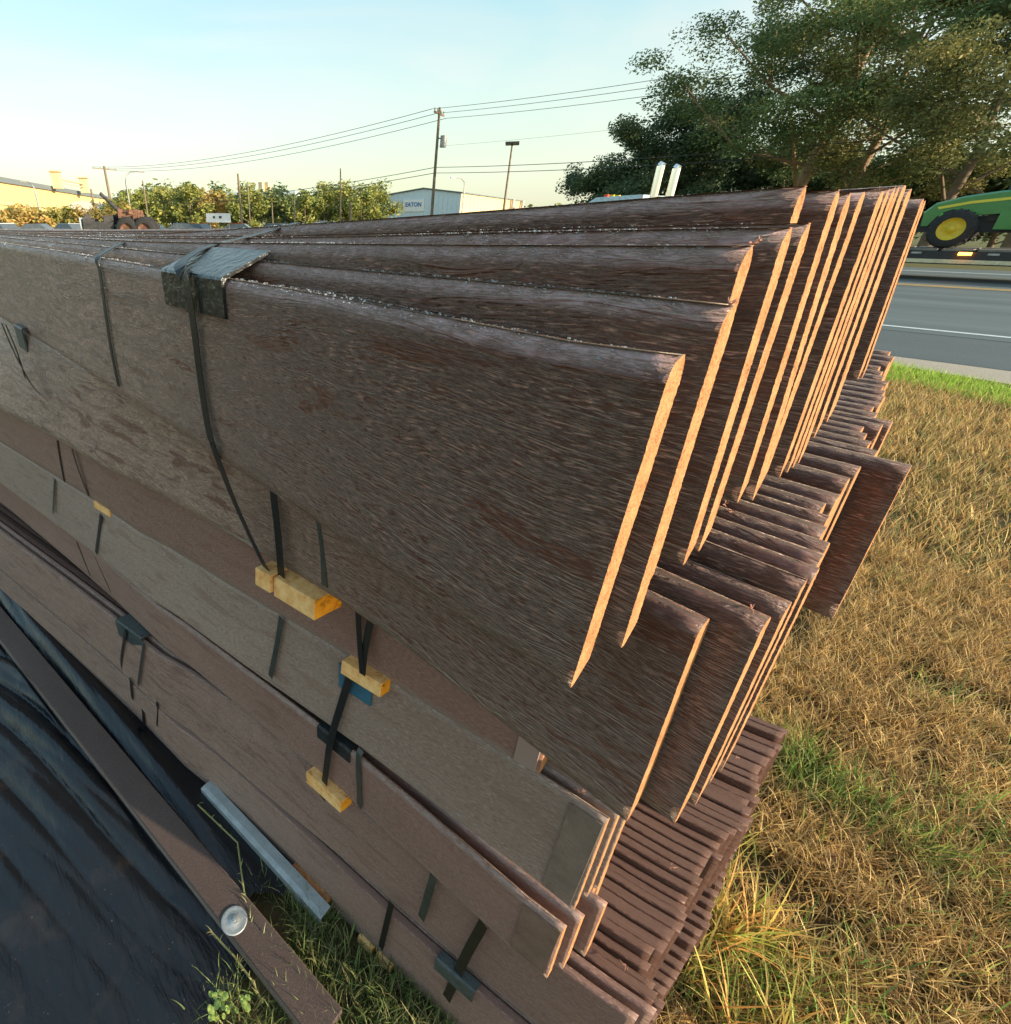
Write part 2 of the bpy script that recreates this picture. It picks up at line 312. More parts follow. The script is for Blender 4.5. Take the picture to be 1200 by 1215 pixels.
for i, (a, b, z, ab, t) in enumerate(L1):
    lst = zp.get(i if i < 4 else (3 if i == 4 else 9), zr)
    path = [(.2, b, z), (a, b, z)]+[(x, b+(.001*math.sin(x*3+i) if i else 0), z+dz) for x, dz in lst]
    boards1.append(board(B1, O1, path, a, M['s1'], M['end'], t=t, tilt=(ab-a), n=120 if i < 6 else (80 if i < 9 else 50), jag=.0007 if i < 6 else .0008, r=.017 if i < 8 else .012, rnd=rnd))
# layer 2 --------------------------------------------------------------------
C2 = [(.2, .54), (-.08, .54), (-.40, .552), (-.67, .548), (-.94, .505), (-1.31, .455), (-1.69, .385), (-2.02, .338), (-2.5, .245), (-7.5, -.75)]
E2 = [(-.085, .538, -.356), (-.045, .576, -.348), (-.038, .615, -.341), (-.037, .646, -.324), (-.034, .672, -.322), (-.038, .705, -.321), (-.040, .741, -.321),
 (-.051, .776, -.320), (-.056, .819, -.319), (-.068, .850, -.319), (-.062, .893, -.318), (-.066, .970, -.317), (-.065, 1.03, -.316), (-.018, 1.083, -.312),
 (-.062, 1.131, -.315), (-.077, 1.172, -.314), (-.089, 1.214, -.313), (-.100, 1.252, -.313), (-.081, 1.293, -.312), (-.073, 1.330, -.312), (-.100, 1.365, -.311),
 (-.113, 1.412, -.311), (-.109, 1.456, -.310), (-.112, 1.510, -.309), (-.119, 1.560, -.308), (-.129, 1.609, -.308), (-.129, 1.659, -.307), (-.144, 1.715, -.306),
 (-.155, 1.765, -.305), (-.168, 1.820, -.304), (-.162, 1.90, -.303), (-.166, 1.98, -.302), (-.184, 2.05, -.301)]
def curve(Cv, a): c = np.array(Cv)[::-1]; return float(np.interp(a, c[:, 0], c[:, 1]))
B2, O2 = bundle(-3, .4, -.68, 'dark brown bundle lying directly under the fanned topmost boards, its rounded board tops showing')
short2 = {8, 9, 16, 17, 20}
for i, (a, b, z) in enumerate(E2):
    sp = (E2[i+1][1]-b) if i+1 < len(E2) else .05
    path = [(.2, b, z)]+[(x, b+curve(C2, x)-curve(C2, a), z) for x in (a, -.25, -.4, -.67, -.94, -1.31, -1.69, -2.02, -2.5, -7.5)]
    hh = H+.012 if i < 5 else H*.9
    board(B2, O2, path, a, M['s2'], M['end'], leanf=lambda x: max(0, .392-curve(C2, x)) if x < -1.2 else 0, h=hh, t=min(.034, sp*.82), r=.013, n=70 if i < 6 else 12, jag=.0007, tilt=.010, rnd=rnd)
# lower pile, turned a little -------------------------------------------------
CL = [(.3, .78), (-.12, .715), (-.25, .70), (-.45, .66), (-.59, .65), (-.77, .615), (-.97, .57), (-1.18, .53), (-1.47, .48), (-1.89, .42), (-2.25, .35), (-2.64, .265), (-3.3, .17), (-7.5, -.6)]
def low(parent, off, a, b, z, h, mf, me_, t, n=12, jag=.0006, r=.009, Cv=CL, **k):
    path = [(.3, b, z)]+[(x, b+curve(Cv, x)-curve(Cv, a), z) for x in [a]+[c[0] for c in Cv if c[0] < a-.05]]
    return board(parent, off, path, a, mf, me_, h=h, t=t, n=n, jag=jag, r=r, tilt=.006, rnd=rnd, **k)
B3, O3 = bundle(-3, .4, -.92, 'reddish brown narrow bundle squeezed between the dark embossed bundle and the grey board below')
for i, (a, b) in enumerate([(-.258, .700), (-.11, .752), (-.12, .79), (-.16, .83), (-.2, .87), (-.2, .95), (-.2, 1.1), (-.2, 1.3), (-.2, 1.5), (-.2, 1.7)]):
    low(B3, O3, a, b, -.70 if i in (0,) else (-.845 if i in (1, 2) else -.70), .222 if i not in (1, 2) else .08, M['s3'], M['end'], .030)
B4, O4 = bundle(-3, .4, -1.22, 'grey faced bundle with a flush grey end sleeve and three thin orange ends')
for i, (a, b) in enumerate([(-.126, .716), (-.119, .745), (-.113, .775), (-.20, .81), (-.2, .86), (-.2, .95), (-.2, 1.1), (-.2, 1.3), (-.2, 1.5), (-.2, 1.7)]):
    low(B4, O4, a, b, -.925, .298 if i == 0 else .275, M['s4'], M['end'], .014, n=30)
C5 = [(.3, .75), (-.12, .684), (-.20, .67), (-.37, .65), (-.53, .64), (-.83, .597), (-1.2, .53), (-1.57, .47), (-1.9, .425), (-2.21, .385), (-2.51, .33), (-2.95, .26), (-3.32, .21), (-7.5, -.6)]
B5, O5 = bundle(-3, .35, -1.45, 'shallow brown bundle under the grey faced one, ledge of its top edge catching light')
for i, (a, b) in enumerate([(-.117, .684), (-.104, .726), (-.085, .785), (-.12, .82), (-.12, .86), (-.2, .95), (-.2, 1.1), (-.2, 1.3), (-.2, 1.5), (-.2, 1.7)]):
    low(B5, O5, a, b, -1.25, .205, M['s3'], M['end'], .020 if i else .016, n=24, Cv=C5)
C6 = [(.3, .83), (.05, .765), (-.10, .722), (-.26, .685), (-.58, .63), (-.87, .585), (-1.13, .545), (-1.58, .44), (-1.93, .36), (-3.01, .12), (-7.5, -.8)]
B6, O6 = bundle(-3, .3, -1.78, 'wide pinkish brown bundle near the bottom, comb of brown painted board ends at its right')
E6 = [(.046, .775), (.066, .815), (.056, .84), (.046, .871), (.024, .893), (.015, .92), (.031, .947), (.031, .984), (.039, 1.022), (.036, 1.055), (.029, 1.082), (.022, 1.109), (.03, 1.138),
 (.028, 1.168), (.019, 1.198), (.019, 1.230), (.019, 1.264), (.041, 1.295), (.025, 1.320), (.03, 1.350), (.04, 1.383), (.051, 1.412), (.055, 1.442), (.046, 1.477), (.033, 1.518),
 (.051, 1.558), (.036, 1.592), (.026, 1.622), (.019, 1.652), (.026, 1.703), (.031, 1.755), (.028, 1.792), (.038, 1.828), (.026, 1.862), (.031, 1.897)]
C7 = [(.3, .80), (-.02, .722), (-.26, .665), (-.58, .600), (-.87, .555), (-1.3, .47), (-1.9, .35), (-3.01, .10), (-7.5, -.85)]
led = lambda x: .036*min(1, max(0, (x+1.0)/.45))
lean6 = lambda x: max(0, curve(C6, x)-curve(C7, x)-led(x))
C6b = [(x, curve(C6, x)-lean6(x)) for x in (.3, .05, -.02, -.10, -.26, -.45, -.58, -.75, -.87, -1.0, -1.13, -1.3, -1.58, -1.93, -2.5, -3.01, -7.5)]
for i, (a, b) in enumerate(E6):
    sp = E6[i+1][1]-b if i+1 < len(E6) else .03
    zz = -1.48-(.018 if i % 7 in (3, 4) else 0)-rnd.uniform(0, .006)
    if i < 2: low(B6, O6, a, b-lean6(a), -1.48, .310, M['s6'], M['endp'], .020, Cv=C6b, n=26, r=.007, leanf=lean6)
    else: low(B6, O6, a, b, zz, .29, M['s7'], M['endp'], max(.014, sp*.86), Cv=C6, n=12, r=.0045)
B7, O7 = bundle(-3, .3, -2.06, 'lowest bundle of pinkish brown boards resting close to the ground')
E7 = [(-.02, .755), (.05, .80), (.08, .85), (.07, .89), (.085, .93), (.084, .97), (.086, 1.01), (.089, 1.049), (.08, 1.082), (.083, 1.114), (.086, 1.144), (.086, 1.176), (.087, 1.213), (.087, 1.262),
      (.088, 1.30), (.096, 1.338), (.09, 1.37), (.084, 1.41), (.08, 1.45), (.08, 1.49), (.075, 1.53), (.07, 1.57), (.07, 1.61), (.07, 1.65), (.07, 1.70), (.07, 1.75), (.07, 1.80)]
C7 = [(.3, .80), (-.02, .722), (-.26, .665), (-.58, .600), (-.87, .555), (-1.3, .47), (-1.9, .35), (-3.01, .10), (-7.5, -.85)]
for i, (a, b) in enumerate(E7):
    low(B7, O7, a, b-.03, -1.795, .298, M['s6'] if i < 2 else M['s7'], M['endp'], .024, Cv=C7, n=12, r=.004)
# sleeves (flush lap pieces) at the ends of the front boards
def sleeve(parent, off, Cv, a0, a1, z0, z1, db, mt, label):
    V = []; 
    for a in np.linspace(a0, a1, 5):
        b = curve(Cv, a)+db
        V += [(a, b-.0035, z0), (a, b-.0035, z1), (a, b+.002, z0), (a, b+.002, z1)]
    F = []
    for i in range(4):
        o = i*4; F += [(o, o+1, o+5, o+4), (o+1, o+3, o+7, o+5), (o, o+4, o+6, o+2)]
    F += [(0, 2, 3, 1), (16, 17, 19, 18)]
    o = mesh('end_sleeve', [Wd(v) for v in V], F, mt, parent, off); o['label'] = label
sleeve(B4, O4, CL, -.128, -.186, -.936, -1.215, .001, M['sleeve'], 'darker grey sleeve over the end of the grey board')
sleeve(B5, O5, C5, -.119, -.196, -1.262, -1.447, 0, M['sleeve2'], 'brown sleeve over the end of the ledge board')
sleeve(B3, O3, CL, -.259, -.30, -.71, -.918, 0, M['s3'], 'reddish sleeve over the short board end')
sleeve(B6, O6, C6, .044, -.075, -1.49, -1.765, 0.022, M['sleeve2'], 'brown sleeve at the end of the wide front board')
# ---------------------------------------------------------------- straps, protectors, blocks
def face(Cv, x, y, db=-.006):
    """point on the front face of a layer seen at photo position (x, y)"""
    r = ray(x, y); b = .6
    for _ in range(40):
        a = r[0]*b/r[1]; b = .5*b+.5*(curve(Cv, a)+db)
    return r*b/r[1]
C1 = [(.5, .388), (-7.5, .388)]
al = np.array([1, 0, 0])
st = lambda parent, off, pts, w=.012, m='strap', label=None: ribbon('strap', pts, al, w, M[m], parent, off, label=label)
# main strap over the protector
ps = [(-.994, .70, .002), (-.955, .58, -.018), (-.93, .46, -.034), (-.885, .390, -.055), (-.838, .3735, -.0625), (-.825, .3725, -.085),  face(C1, 229, 375, -.013), face(C1, 238, 450, -.008),
      face(C1, 247, 508, -.012), face(C1, 254, 532, -.016), face(C2, 276, 590, -.075), face(C2, 301, 645, -.045), face(C2, 325, 692, -.035)]
st(B1, O1, ps, .0155)
st(B1, O1, [face(C2, 322, 545, -.02), face(C2, 324, 580, -.02), face(C2, 331, 640, -.025), face(C2, 335, 697, -.035)], .018, label='broad black strap hanging from under the topmost boards')
st(B2, O2, [face(C2, 371, 590, -.008), face(C2, 379, 640, -.008), face(C2, 385, 695, -.01)], .018, 'strapg', 'flat grey green strap on the dark face')
st(B1, O1, [(-1.421, .52, -.033), (-1.37, .46, -.042), (-1.305, .395, -.059), (-1.278, .381, -.068), (-1.275, .3815, -.09), face(C1, 126, 375), face(C1, 133, 420), face(C1, 141, 458)], .012)
st(B1, O1, [onb(382, 263, .69), onb(372, 270, .645), onb(374, 280, .636)], .016, 'strapg', 'short strap tail lying over the rear board edge')
st(B2, O2, [face(C2, 2, 383, -.03), face(C2, 14, 412, -.02), face(C2, 37, 457, -.012), face(C2, 54, 473, -.012)], .020)
st(B2, O2, [face(C2, 7, 385, -.03), face(C2, 20, 415, -.02), face(C2, 30, 448, -.012)], .016)
st(B3, O3, [face(CL, 68, 483), face(CL, 67, 520), face(CL, 76, 571)], .013)
st(B3, O3, [face(CL, 82, 493, -.01), face(CL, 84, 528, -.02), face(CL, 94, 560, -.02), face(CL, 105, 588, -.01)], .013)
st(B3, O3, [face(CL, 86, 495, -.01), face(CL, 85, 528, -.02)], .009)
st(B4, O4, [face(CL, 65, 569), face(CL, 63, 608)], .012, 'strapg')
st(B4, O4, [face(CL, 120, 612, -.02), face(CL, 118, 628, -.01), face(CL, 114, 656, -.01)], .016)
st(B5, O5, [face(C5, 91, 643), face(C5, 107, 683)], .012)
st(B5, O5, [face(C5, 112, 660), face(C5, 131, 702)], .020)
st(B4, O4, [face(CL, 334, 733), face(CL, 329, 765), face(CL, 321, 803)], .014, 'strapg', 'grey green strap down the grey face')
st(B3, O3, [face(CL, 425, 725, -.01), face(CL, 427, 762, -.025), face(CL, 430, 800, -.04)], .012)
st(B3, O3, [face(CL, 440, 735, -.01), face(CL, 434, 765, -.025), face(CL, 430, 800, -.04)], .014)
st(B4, O4, [face(CL, 417, 797, -.03), face(CL, 407, 830, -.008), face(CL, 395, 868, -.02), face(C5, 391, 885, -.02), face(C5, 387, 915, -.015), face(C5, 383, 947, -.03)], .017)
st(B5, O5, [(curve and face(C5, 425, 893))-np.array([0, -.012, -.002]), face(C5, 425, 897), face(C5, 427, 957)], .014, 'strapg')
st(B6, O6, [face(C6, 149, 748, -.012), face(C6, 142, 795, -.012), face(C6, 156, 828, -.006)], .014)
st(B6, O6, [face(C7, 171, 762, .01), face(C7, 164, 813, -.01)], .013, 'strapg')
st(B6, O6, [face(C7, 155, 806, -.01), face(C7, 157, 829, -.01)], .018)
st(B6, O6, [face(C7, 187, 834, -.01), face(C7, 186, 860, -.01)], .014)
st(B6, O6, [face(C7, 170, 844, -.01), face(C7, 172, 871, -.01)], .022)
st(B6, O6, [face(C6, 515, 1040), face(C6, 500, 1090)], .016, 'strapg')
st(B7, O7, [face(C7, 465, 1071, -.004), face(C7, 452, 1125)], .014)
st(B7, O7, [face(C6, 574, 1096), face(C6, 552, 1135), face(C7, 530, 1185, -.012)], .018)
def protector(parent, off, Cv, x0, x1, ytop, z_top, drop, depth, m, label, db=-.006, tilt=0):
    p0, p1 = face(Cv, x0, ytop[0], db), face(Cv, x1, ytop[1], db)
    t = .0045; V = []; F = []
    if z_top is None: z_top = max(p0[2], p1[2])+.004
    for p in (p0, p1):
        a = p[0]; b = curve(Cv, a)+db; z = z_top
        V += [(a, b, z-drop), (a, b, z-.006), (a, b+.002, z-.002), (a, b+.006, z), (a, b+depth, z+tilt), (a, b+depth, z+tilt-t), (a, b+.009, z-t), (a, b+t, z-.010), (a, b+t, z-drop)]
    n = 9
    for j in range(n): k = (j+1) % n; F.append((j, n+j, n+k, k))
    F += [tuple(range(n)), tuple(range(2*n-1, n-1, -1))]
    o = mesh('edge_protector', [Wd(v) for v in V], F, M[m], parent, off); o['label'] = label
protector(B1, O1, C1, 191, 263, (323, 338), -.064, .058, .085, 'prot', 'large black angled corner protector under the main strap', tilt=.030)
protector(B2, O2, C1, 16, 25, (386, 391), None, .085, .02, 'prot2', 'grey blue protector at the far left', db=-.026)
protector(B3, O3, CL, 90, 106, (533, 541), None, .075, .03, 'prot', 'small black protector')
protector(B5, O5, C5, 107, 120, (650, 658), -1.244, .05, .03, 'prot', 'far black protector on the ledge')
protector(B5, O5, C5, 376, 415, (858, 888), -1.244, .050, .045, 'prot', 'black protector clipped over the ledge')
protector(B6, O6, C6, 138, 168, (742, 762), -1.462, .085, .10, 'prot2', 'grey corner protector with torn edge')
protector(B7, O7, C7, 520, 568, (1122, 1160), -1.787, .060, .03, 'prot2', 'grey ribbed protector on the lowest seam')
# rib on the main protector
def block(Cv, xl, xr, ytop, z0, hgt, proud, label, back=.12, grp='pine spacer blocks between the bundles'):
    a0, a1 = face(Cv, xl, ytop[0], -proud)[0], face(Cv, xr, ytop[1], -proud)[0]
    am = (a0+a1)/2; bm = curve(Cv, am)-proud
    o = empty('wood_block', Wd((am, bm+back/2, z0)), label, 'wood block', grp)
    ba, bb = curve(Cv, a0)-proud, curve(Cv, a1)-proud
    V = [(a0, ba, z0), (a1, bb, z0), (a1, bb+back, z0), (a0, ba+back, z0), (a0, ba+.004, z0+hgt), (a1, bb+.004, z0+hgt), (a1, bb+back, z0+hgt), (a0, ba+back, z0+hgt)]
    F = [(3, 2, 1, 0), (4, 5, 6, 7), (0, 1, 5, 4), (2, 3, 7, 6), (3, 0, 4, 7), (1, 2, 6, 5)]
    q = mesh('block_body', [Wd(v) for v in V], F, [M['pine'], M['pine'] if 'chip' in label else M['pine_end']], o, Wd((am, bm+back/2, z0)), [0, 0, 0, 0, 0, 1])
    bv = q.modifiers.new('bevel', 'BEVEL'); bv.width = .0012; bv.segments = 2
block(C2, 322, 372, (668, 705), -.722, .050, .050, 'largest pine block with glowing orange end, wedged under the dark embossed bundle', back=.075)
block(C2, 301, 319, (675, 690), -.715, .045, .056, 'rounded pale pine chip left of the largest pine block', back=.05)
block(CL, 404, 452, (772, 805), -.955, .040, .036, 'pine block with orange end above the blue pad on the grey board', back=.06)
block(C5, 362, 404, (915, 950), -1.492, .046, .036, 'lowest clear pine block, below the black protector of the ledge', back=.055)
block(CL, 109, 128, (592, 604), -.945, .028, .02, 'tiny far pine block at the left on a blue pad', back=.05)
block(C7, 424, 441, (1105, 1120), -2.10, .035, .012, 'pale wood block showing beneath the lowest bundle, left one', back=.1)
block(C7, 446, 464, (1122, 1140), -2.10, .035, .012, 'pale wood block showing beneath the lowest bundle, right one', back=.1)
def pad(Cv, xl, xr, ytop, z0, z1, proud, label):
    a0, a1 = face(Cv, xl, ytop[0], -proud)[0], face(Cv, xr, ytop[1], -proud)[0]
    V = []
    for a in (a0, a1):
        b = curve(Cv, a)-proud
        V += [(a, b, z0), (a, b, z1), (a, b+.05, z1), (a, b+.05, z1-.004), (a, b+.004, z1-.004), (a, b+.004, z0)]
    F = [(j, 6+j, 6+(j+1) % 6, (j+1) % 6) for j in range(6)]+[tuple(range(6)), tuple(range(11, 5, -1))]
    o = mesh('blue_pad', [Wd(v) for v in V], F, M['blue']); tag(o, label, 'plastic pad', 'blue pads under the pine blocks')
pad(CL, 402, 440, (795, 825), -1.035, -.957, .012, 'blue plastic pad folded under the pine block on the grey board')
pad(CL, 112, 126, (600, 610), -.975, -.9455, .010, 'tiny far blue pad at the left end of the grey board')
# dew beads on the top edges
def ico():
    p = (1+5**.5)/2; v = np.array([(-1, p, 0), (1, p, 0), (-1, -p, 0), (1, -p, 0), (0, -1, p), (0, 1, p), (0, -1, -p), (0, 1, -p), (p, 0, -1), (p, 0, 1), (-p, 0, -1), (-p, 0, 1)], float)
    f = np.array([(0, 11, 5), (0, 5, 1), (0, 1, 7), (0, 7, 10), (0, 10, 11), (1, 5, 9), (5, 11, 4), (11, 10, 2), (10, 7, 6), (7, 1, 8), (3, 9, 4), (3, 4, 2), (3, 2, 6), (3, 6, 8), (3, 8, 9), (4, 9, 5), (2, 4, 11), (6, 2, 10), (8, 6, 7), (9, 8, 1)])
    return v/np.linalg.norm(v[0]), f
IV, IF = ico()
mw, tw, pw = mat('dew_water'); pw.inputs['Base Color'].default_value = (.9, .95, 1, 1); pw.inputs['Roughness'].default_value = .05; pw.inputs['Transmission Weight'].default_value = .85; pw.inputs['IOR'].default_value = 1.33
M['dew'] = mw
rs = np.random.RandomState(3)
for i, (cnt, lo) in enumerate([(1500, -3.0), (1500, -3.0), (1500, -3.0), (1300, -3.0), (500, -2.0), (1600, -3.0), (900, -2.0)]):
    a_, b_, z_, ab, t = L1[i]
    aa = a_-.03-(rs.rand(cnt)**1.3)*(abs(lo)-.2); lst = zp.get(i if i < 4 else (3 if i == 4 else 9), zr)
    xa = np.array([(.2, 0), (a_, 0)]+lst)[::-1]
    zz = z_+np.interp(aa, xa[:, 0], xa[:, 1])
    u = rs.rand(cnt); bb = b_+.002+u*(t-.004); R9 = .017 if i < 8 else .012; cc_ = np.minimum(bb-b_, R9); zz = zz-R9+np.sqrt(np.maximum(0, R9**2-(R9-cc_)**2))+.0001
    rr = (.0004+.0011*rs.rand(cnt)**3)/S*(.6+.5*np.clip(-aa, 0, 1.5))
    V = (IV[None]*rr[:, None, None]*np.array([1.2, 1, .7])+np.stack([aa, bb, zz], 1)[:, None]).reshape(-1, 3)*S; V[:, 2] += EYE
    F = (IF[None]+np.arange(cnt)[:, None, None]*12).reshape(-1, 3)
    o = mesh('dew', V, F, M['dew'], boards1[i], O1, smooth=True); o['kind'] = 'stuff'
# frayed fibre curls at some cut ends
M['curl'] = simple('pinkish_fibre', (.50, .25, .17), .7)
def curls(parent, off, spots):
    mb = MB()
    for (p, n, s) in spots:
        for _ in range(n):
            q = Wd(p); P = [q]
            d = np.array([rnd.uniform(-.3, 1), rnd.uniform(-1, 1), rnd.uniform(-.2, 1)]); 
            for k in range(5):
                d = d+np.array([rnd.uniform(-.9, .9) for _ in range(3)]); d /= np.linalg.norm(d); P.append(P[-1]+d*s*.3)
            mb.tube(P, [.0005, .0005, .0004, .0004, .0003, .0002], 4)
    o = mb.build('fibre_curls', M['curl'], parent, off); o['kind'] = 'stuff'
curls(B1, O1, [((-.140, .50, -.012), 5, .004), ((-.128, .45, -.048), 4, .003)])
curls(B2, O2, [(onz(890, 722, -.345), 4, .004), (onz(868, 606, -.32), 4, .004), (onz(858, 598, -.32), 3, .004)])
curls(B4, O4, [(onb(692, 941, .72), 6, .005), (onb(685, 937, .72), 4, .004)])
curls(B6, O6, [(onz(800, 1030, -1.47), 4, .009), (onz(741, 1145, -1.47), 4, .007), (onz(875, 899, -1.47), 4, .008)])
# ---------------------------------------------------------------- ground
m, t, p = mat('soil_and_thatch'); tcx = N(t, 'ShaderNodeTexCoord')
n1 = N(t, 'ShaderNodeTexNoise', inp={'Scale': 3.0, 'Detail': 9, 'Roughness': .7}); L(t, tcx.outputs['Object'], n1.inputs['Vector'])
n2 = N(t, 'ShaderNodeTexNoise', inp={'Scale': .02, 'Detail': 4}); L(t, tcx.outputs['Object'], n2.inputs['Vector'])
r1 = N(t, 'ShaderNodeValToRGB'); L(t, n1.outputs[0], r1.inputs[0]); r1.color_ramp.elements[0].color = (.045, .032, .018, 1); r1.color_ramp.elements[0].position = .35
r1.color_ramp.elements[1].color = (.22, .16, .07, 1); r1.color_ramp.elements[1].position = .68
r2 = N(t, 'ShaderNodeValToRGB'); L(t, n2.outputs[0], r2.inputs[0]); r2.color_ramp.elements[0].color = (.10, .12, .04, 1); r2.color_ramp.elements[1].color = (.22, .19, .09, 1)
geo = N(t, 'ShaderNodeVectorMath', operation='LENGTH'); L(t, tcx.outputs['Object'], geo.inputs[0])
mr = N(t, 'ShaderNodeMapRange', inp={1: 12, 2: 40}); L(t, geo.outputs['Value'], mr.inputs[0])
mx = N(t, 'ShaderNodeMix', data_type='RGBA'); L(t, mr.outputs[0], mx.inputs[0]); L(t, r1.outputs[0], mx.inputs[6]); L(t, r2.outputs[0], mx.inputs[7]); L(t, mx.outputs[2], p.inputs['Base Color'])
bp = N(t, 'ShaderNodeBump', inp={'Strength': .9, 'Distance': .03}); L(t, n1.outputs[0], bp.inputs['Height']); L(t, bp.outputs[0], p.inputs['Normal']); p.inputs['Roughness'].default_value = .95; p.inputs['Specular IOR Level'].default_value = .1
M['ground'] = m
R_ = 3000; o = mesh('ground', [(-R_, -R_, 0), (R_, -R_, 0), (R_, R_, 0), (-R_, R_, 0)], [(0, 1, 2, 3)], M['ground']); tag(o, kind='structure')
def sheet(name, x0, x1, yf0, yf1, z, m_, nx=2, kind='structure'):
    V = []; F = []
    for i in range(nx+1):
        x = x0+(x1-x0)*i/nx; V += [(x, yf0(x), z), (x, yf1(x), z)]
    for i in range(nx): F.append((2*i, 2*i+2, 2*i+3, 2*i+1))
    return tag(mesh(name, V, F, m_), kind=kind)
# asphalt
def asphalt(name, c, gr=.35):
    m, t, p = mat(name); tcx = N(t, 'ShaderNodeTexCoord')
    a = N(t, 'ShaderNodeTexNoise', inp={'Scale': 45, 'Detail': 4, 'Roughness': .8}); L(t, tcx.outputs['Object'], a.inputs['Vector'])
    mm = N(t, 'ShaderNodeMapping'); mm.inputs['Scale'].default_value = (.05, .9, 1); L(t, tcx.outputs['Object'], mm.inputs[0])
    b = N(t, 'ShaderNodeTexNoise', inp={'Scale': 1.0, 'Detail': 4}); L(t, mm.outputs[0], b.inputs['Vector'])
    ad = N(t, 'ShaderNodeMath', operation='MULTIPLY_ADD', inp={1: gr}); L(t, a.outputs[0], ad.inputs[0]); s_ = N(t, 'ShaderNodeMath', operation='MULTIPLY', inp={1: 1-gr}); L(t, b.outputs[0], s_.inputs[0]); L(t, s_.outputs[0], ad.inputs[2])
    r = N(t, 'ShaderNodeValToRGB'); L(t, ad.outputs[0], r.inputs[0]); r.color_ramp.elements[0].position = .35; r.color_ramp.elements[1].position = .68
    r.color_ramp.elements[0].color = tuple(x*.72 for x in c)+(1,); r.color_ramp.elements[1].color = tuple(x*1.35 for x in c)+(1,)
    L(t, r.outputs[0], p.inputs['Base Color']); p.inputs['Roughness'].default_value = .75; return m
M['road'] = asphalt('asphalt', (.105, .135, .132), .3); M['shoulder'] = asphalt('coarse_asphalt', (.085, .105, .105), .8); M['gravel'] = asphalt('pale_gravel', (.42, .36, .27), .8)
M['white'] = simple('road_paint_white', (.62, .68, .66), .6, var=.15, scale=30); M['yellow'] = simple('road_paint_yellow', (.72, .45, .13), .6, var=.15, scale=30)
rx0, rx1 = -260, 90
sheet('road', rx0, rx1, lambda x: 12.2, lambda x: 31.5, .010, M['road'])
edge = lambda x: 9.55+.25*math.sin(x*.9)+.12*math.sin(x*3.1+1)-.35*x*(1 if x > -3 else 0)
sheet('road_shoulder', rx0, rx1, lambda x: 10.1 if not -12 < x < 4 else 9.75+.18*math.sin(x*1.7)-.2*max(-2, x), lambda x: 12.25, .006, M['shoulder'], 350)
sheet('gravel_verge', rx0, rx1, lambda x: 9.5 if not -12 < x < 4 else 8.95+.2*math.sin(x*1.3)-.42*max(-2, x), lambda x: 10.6, .003, M['gravel'], 350)
sheet('road_line', rx0, rx1, lambda x: 12.63, lambda x: 12.77, .014, M['white']); sheet('road_line', rx0, rx1, lambda x: 21.9, lambda x: 22.05, .014, M['yellow'])
sheet('road_line', rx0, rx1, lambda x: 22.2, lambda x: 22.35, .014, M['yellow']); sheet('road_line', rx0, rx1, lambda x: 29.0, lambda x: 29.2, .014, M['white'])
# ---------------------------------------------------------------- grass
M['grass'] = attrmat('grass_blades', .65, .3)
M['leaf'] = attrmat('leaf_blades', .6, .25)
def blades(name, pts, ln, wd, lean, cols, seed=0, matk='grass', parent=None, nseg=3, z0=None, up=None):
    rs = np.random.RandomState(seed); n = len(pts); pts = np.asarray(pts, float)
    az = rs.rand(n)*2*np.pi; d = np.stack([np.cos(az), np.sin(az)], 1); tw = az+np.pi/2+rs.randn(n)*.5; w = np.stack([np.cos(tw), np.sin(tw)], 1)
    Ls = ln[0]+(ln[1]-ln[0])*rs.rand(n)**1.5; le = lean[0]+(lean[1]-lean[0])*rs.rand(n)
    V = np.zeros((n, 2*nseg+1, 3)); base = np.zeros((n, 3)); base[:, :2] = pts[:, :2]
    if pts.shape[1] > 2: base[:, 2] = pts[:, 2]
    pos = base.copy(); curl = rs.randn(n)*.5
    for k in range(nseg+1):
        f = k/nseg; wk = wd*(1-f**1.6)*(.7+.6*rs.rand(n))/2
        if k < nseg:
            V[:, 2*k, :] = pos; V[:, 2*k, :2] -= w*wk[:, None]; V[:, 2*k+1, :] = pos; V[:, 2*k+1, :2] += w*wk[:, None]
            ang = np.clip(le*(.35+.9*f), 0, 1.62); st_ = Ls/nseg
            a2 = az+curl*f; dd = np.stack([np.cos(a2), np.sin(a2)], 1)
            pos = pos.copy(); pos[:, :2] += dd*(np.sin(ang)*st_)[:, None]; pos[:, 2] += np.cos(ang)*st_
        else: V[:, 2*nseg, :] = pos
    nv = 2*nseg+1; off = np.arange(n)[:, None]*nv
    tris = []
    for k in range(nseg-1): tris += [(2*k, 2*k+1, 2*k+3), (2*k, 2*k+3, 2*k+2)]
    tris.append((2*nseg-2, 2*nseg-1, 2*nseg)); T = (off[:, :, None]+np.array(tris)[None]).reshape(-1, 3)
    ci = rs.randint(0, len(cols), n); col = np.array(cols)[ci]*(.65+.7*rs.rand(n))[:, None]
    cv = np.repeat(col, nv, 0)
    return mesh(name, V.reshape(-1, 3), T, M[matk], parent, None, None, True, None, cv)
rs = np.random.RandomState(11)
def scatter(n, x0, x1, y0, y1, cond=None):
    p = np.stack([x0+(x1-x0)*rs.rand(n), y0+(y1-y0)*rs.rand(n)], 1)
    return p if cond is None else p[cond(p[:, 0], p[:, 1])]
from mathutils import noise as mn
def nz(x, y, s, o=0): return np.array([mn.noise(Vector((a*s+o, b*s, o))) for a, b in zip(x, y)])
vis = lambda x, y: (x > -.25-.10*y) & (x < .75+.15*y) & ~((x < .02) & (y < 1.0))
dry = [(.75, .52, .20), (.64, .42, .15), (.82, .60, .28), (.42, .25, .10), (.30, .18, .08), (.70, .52, .20)]
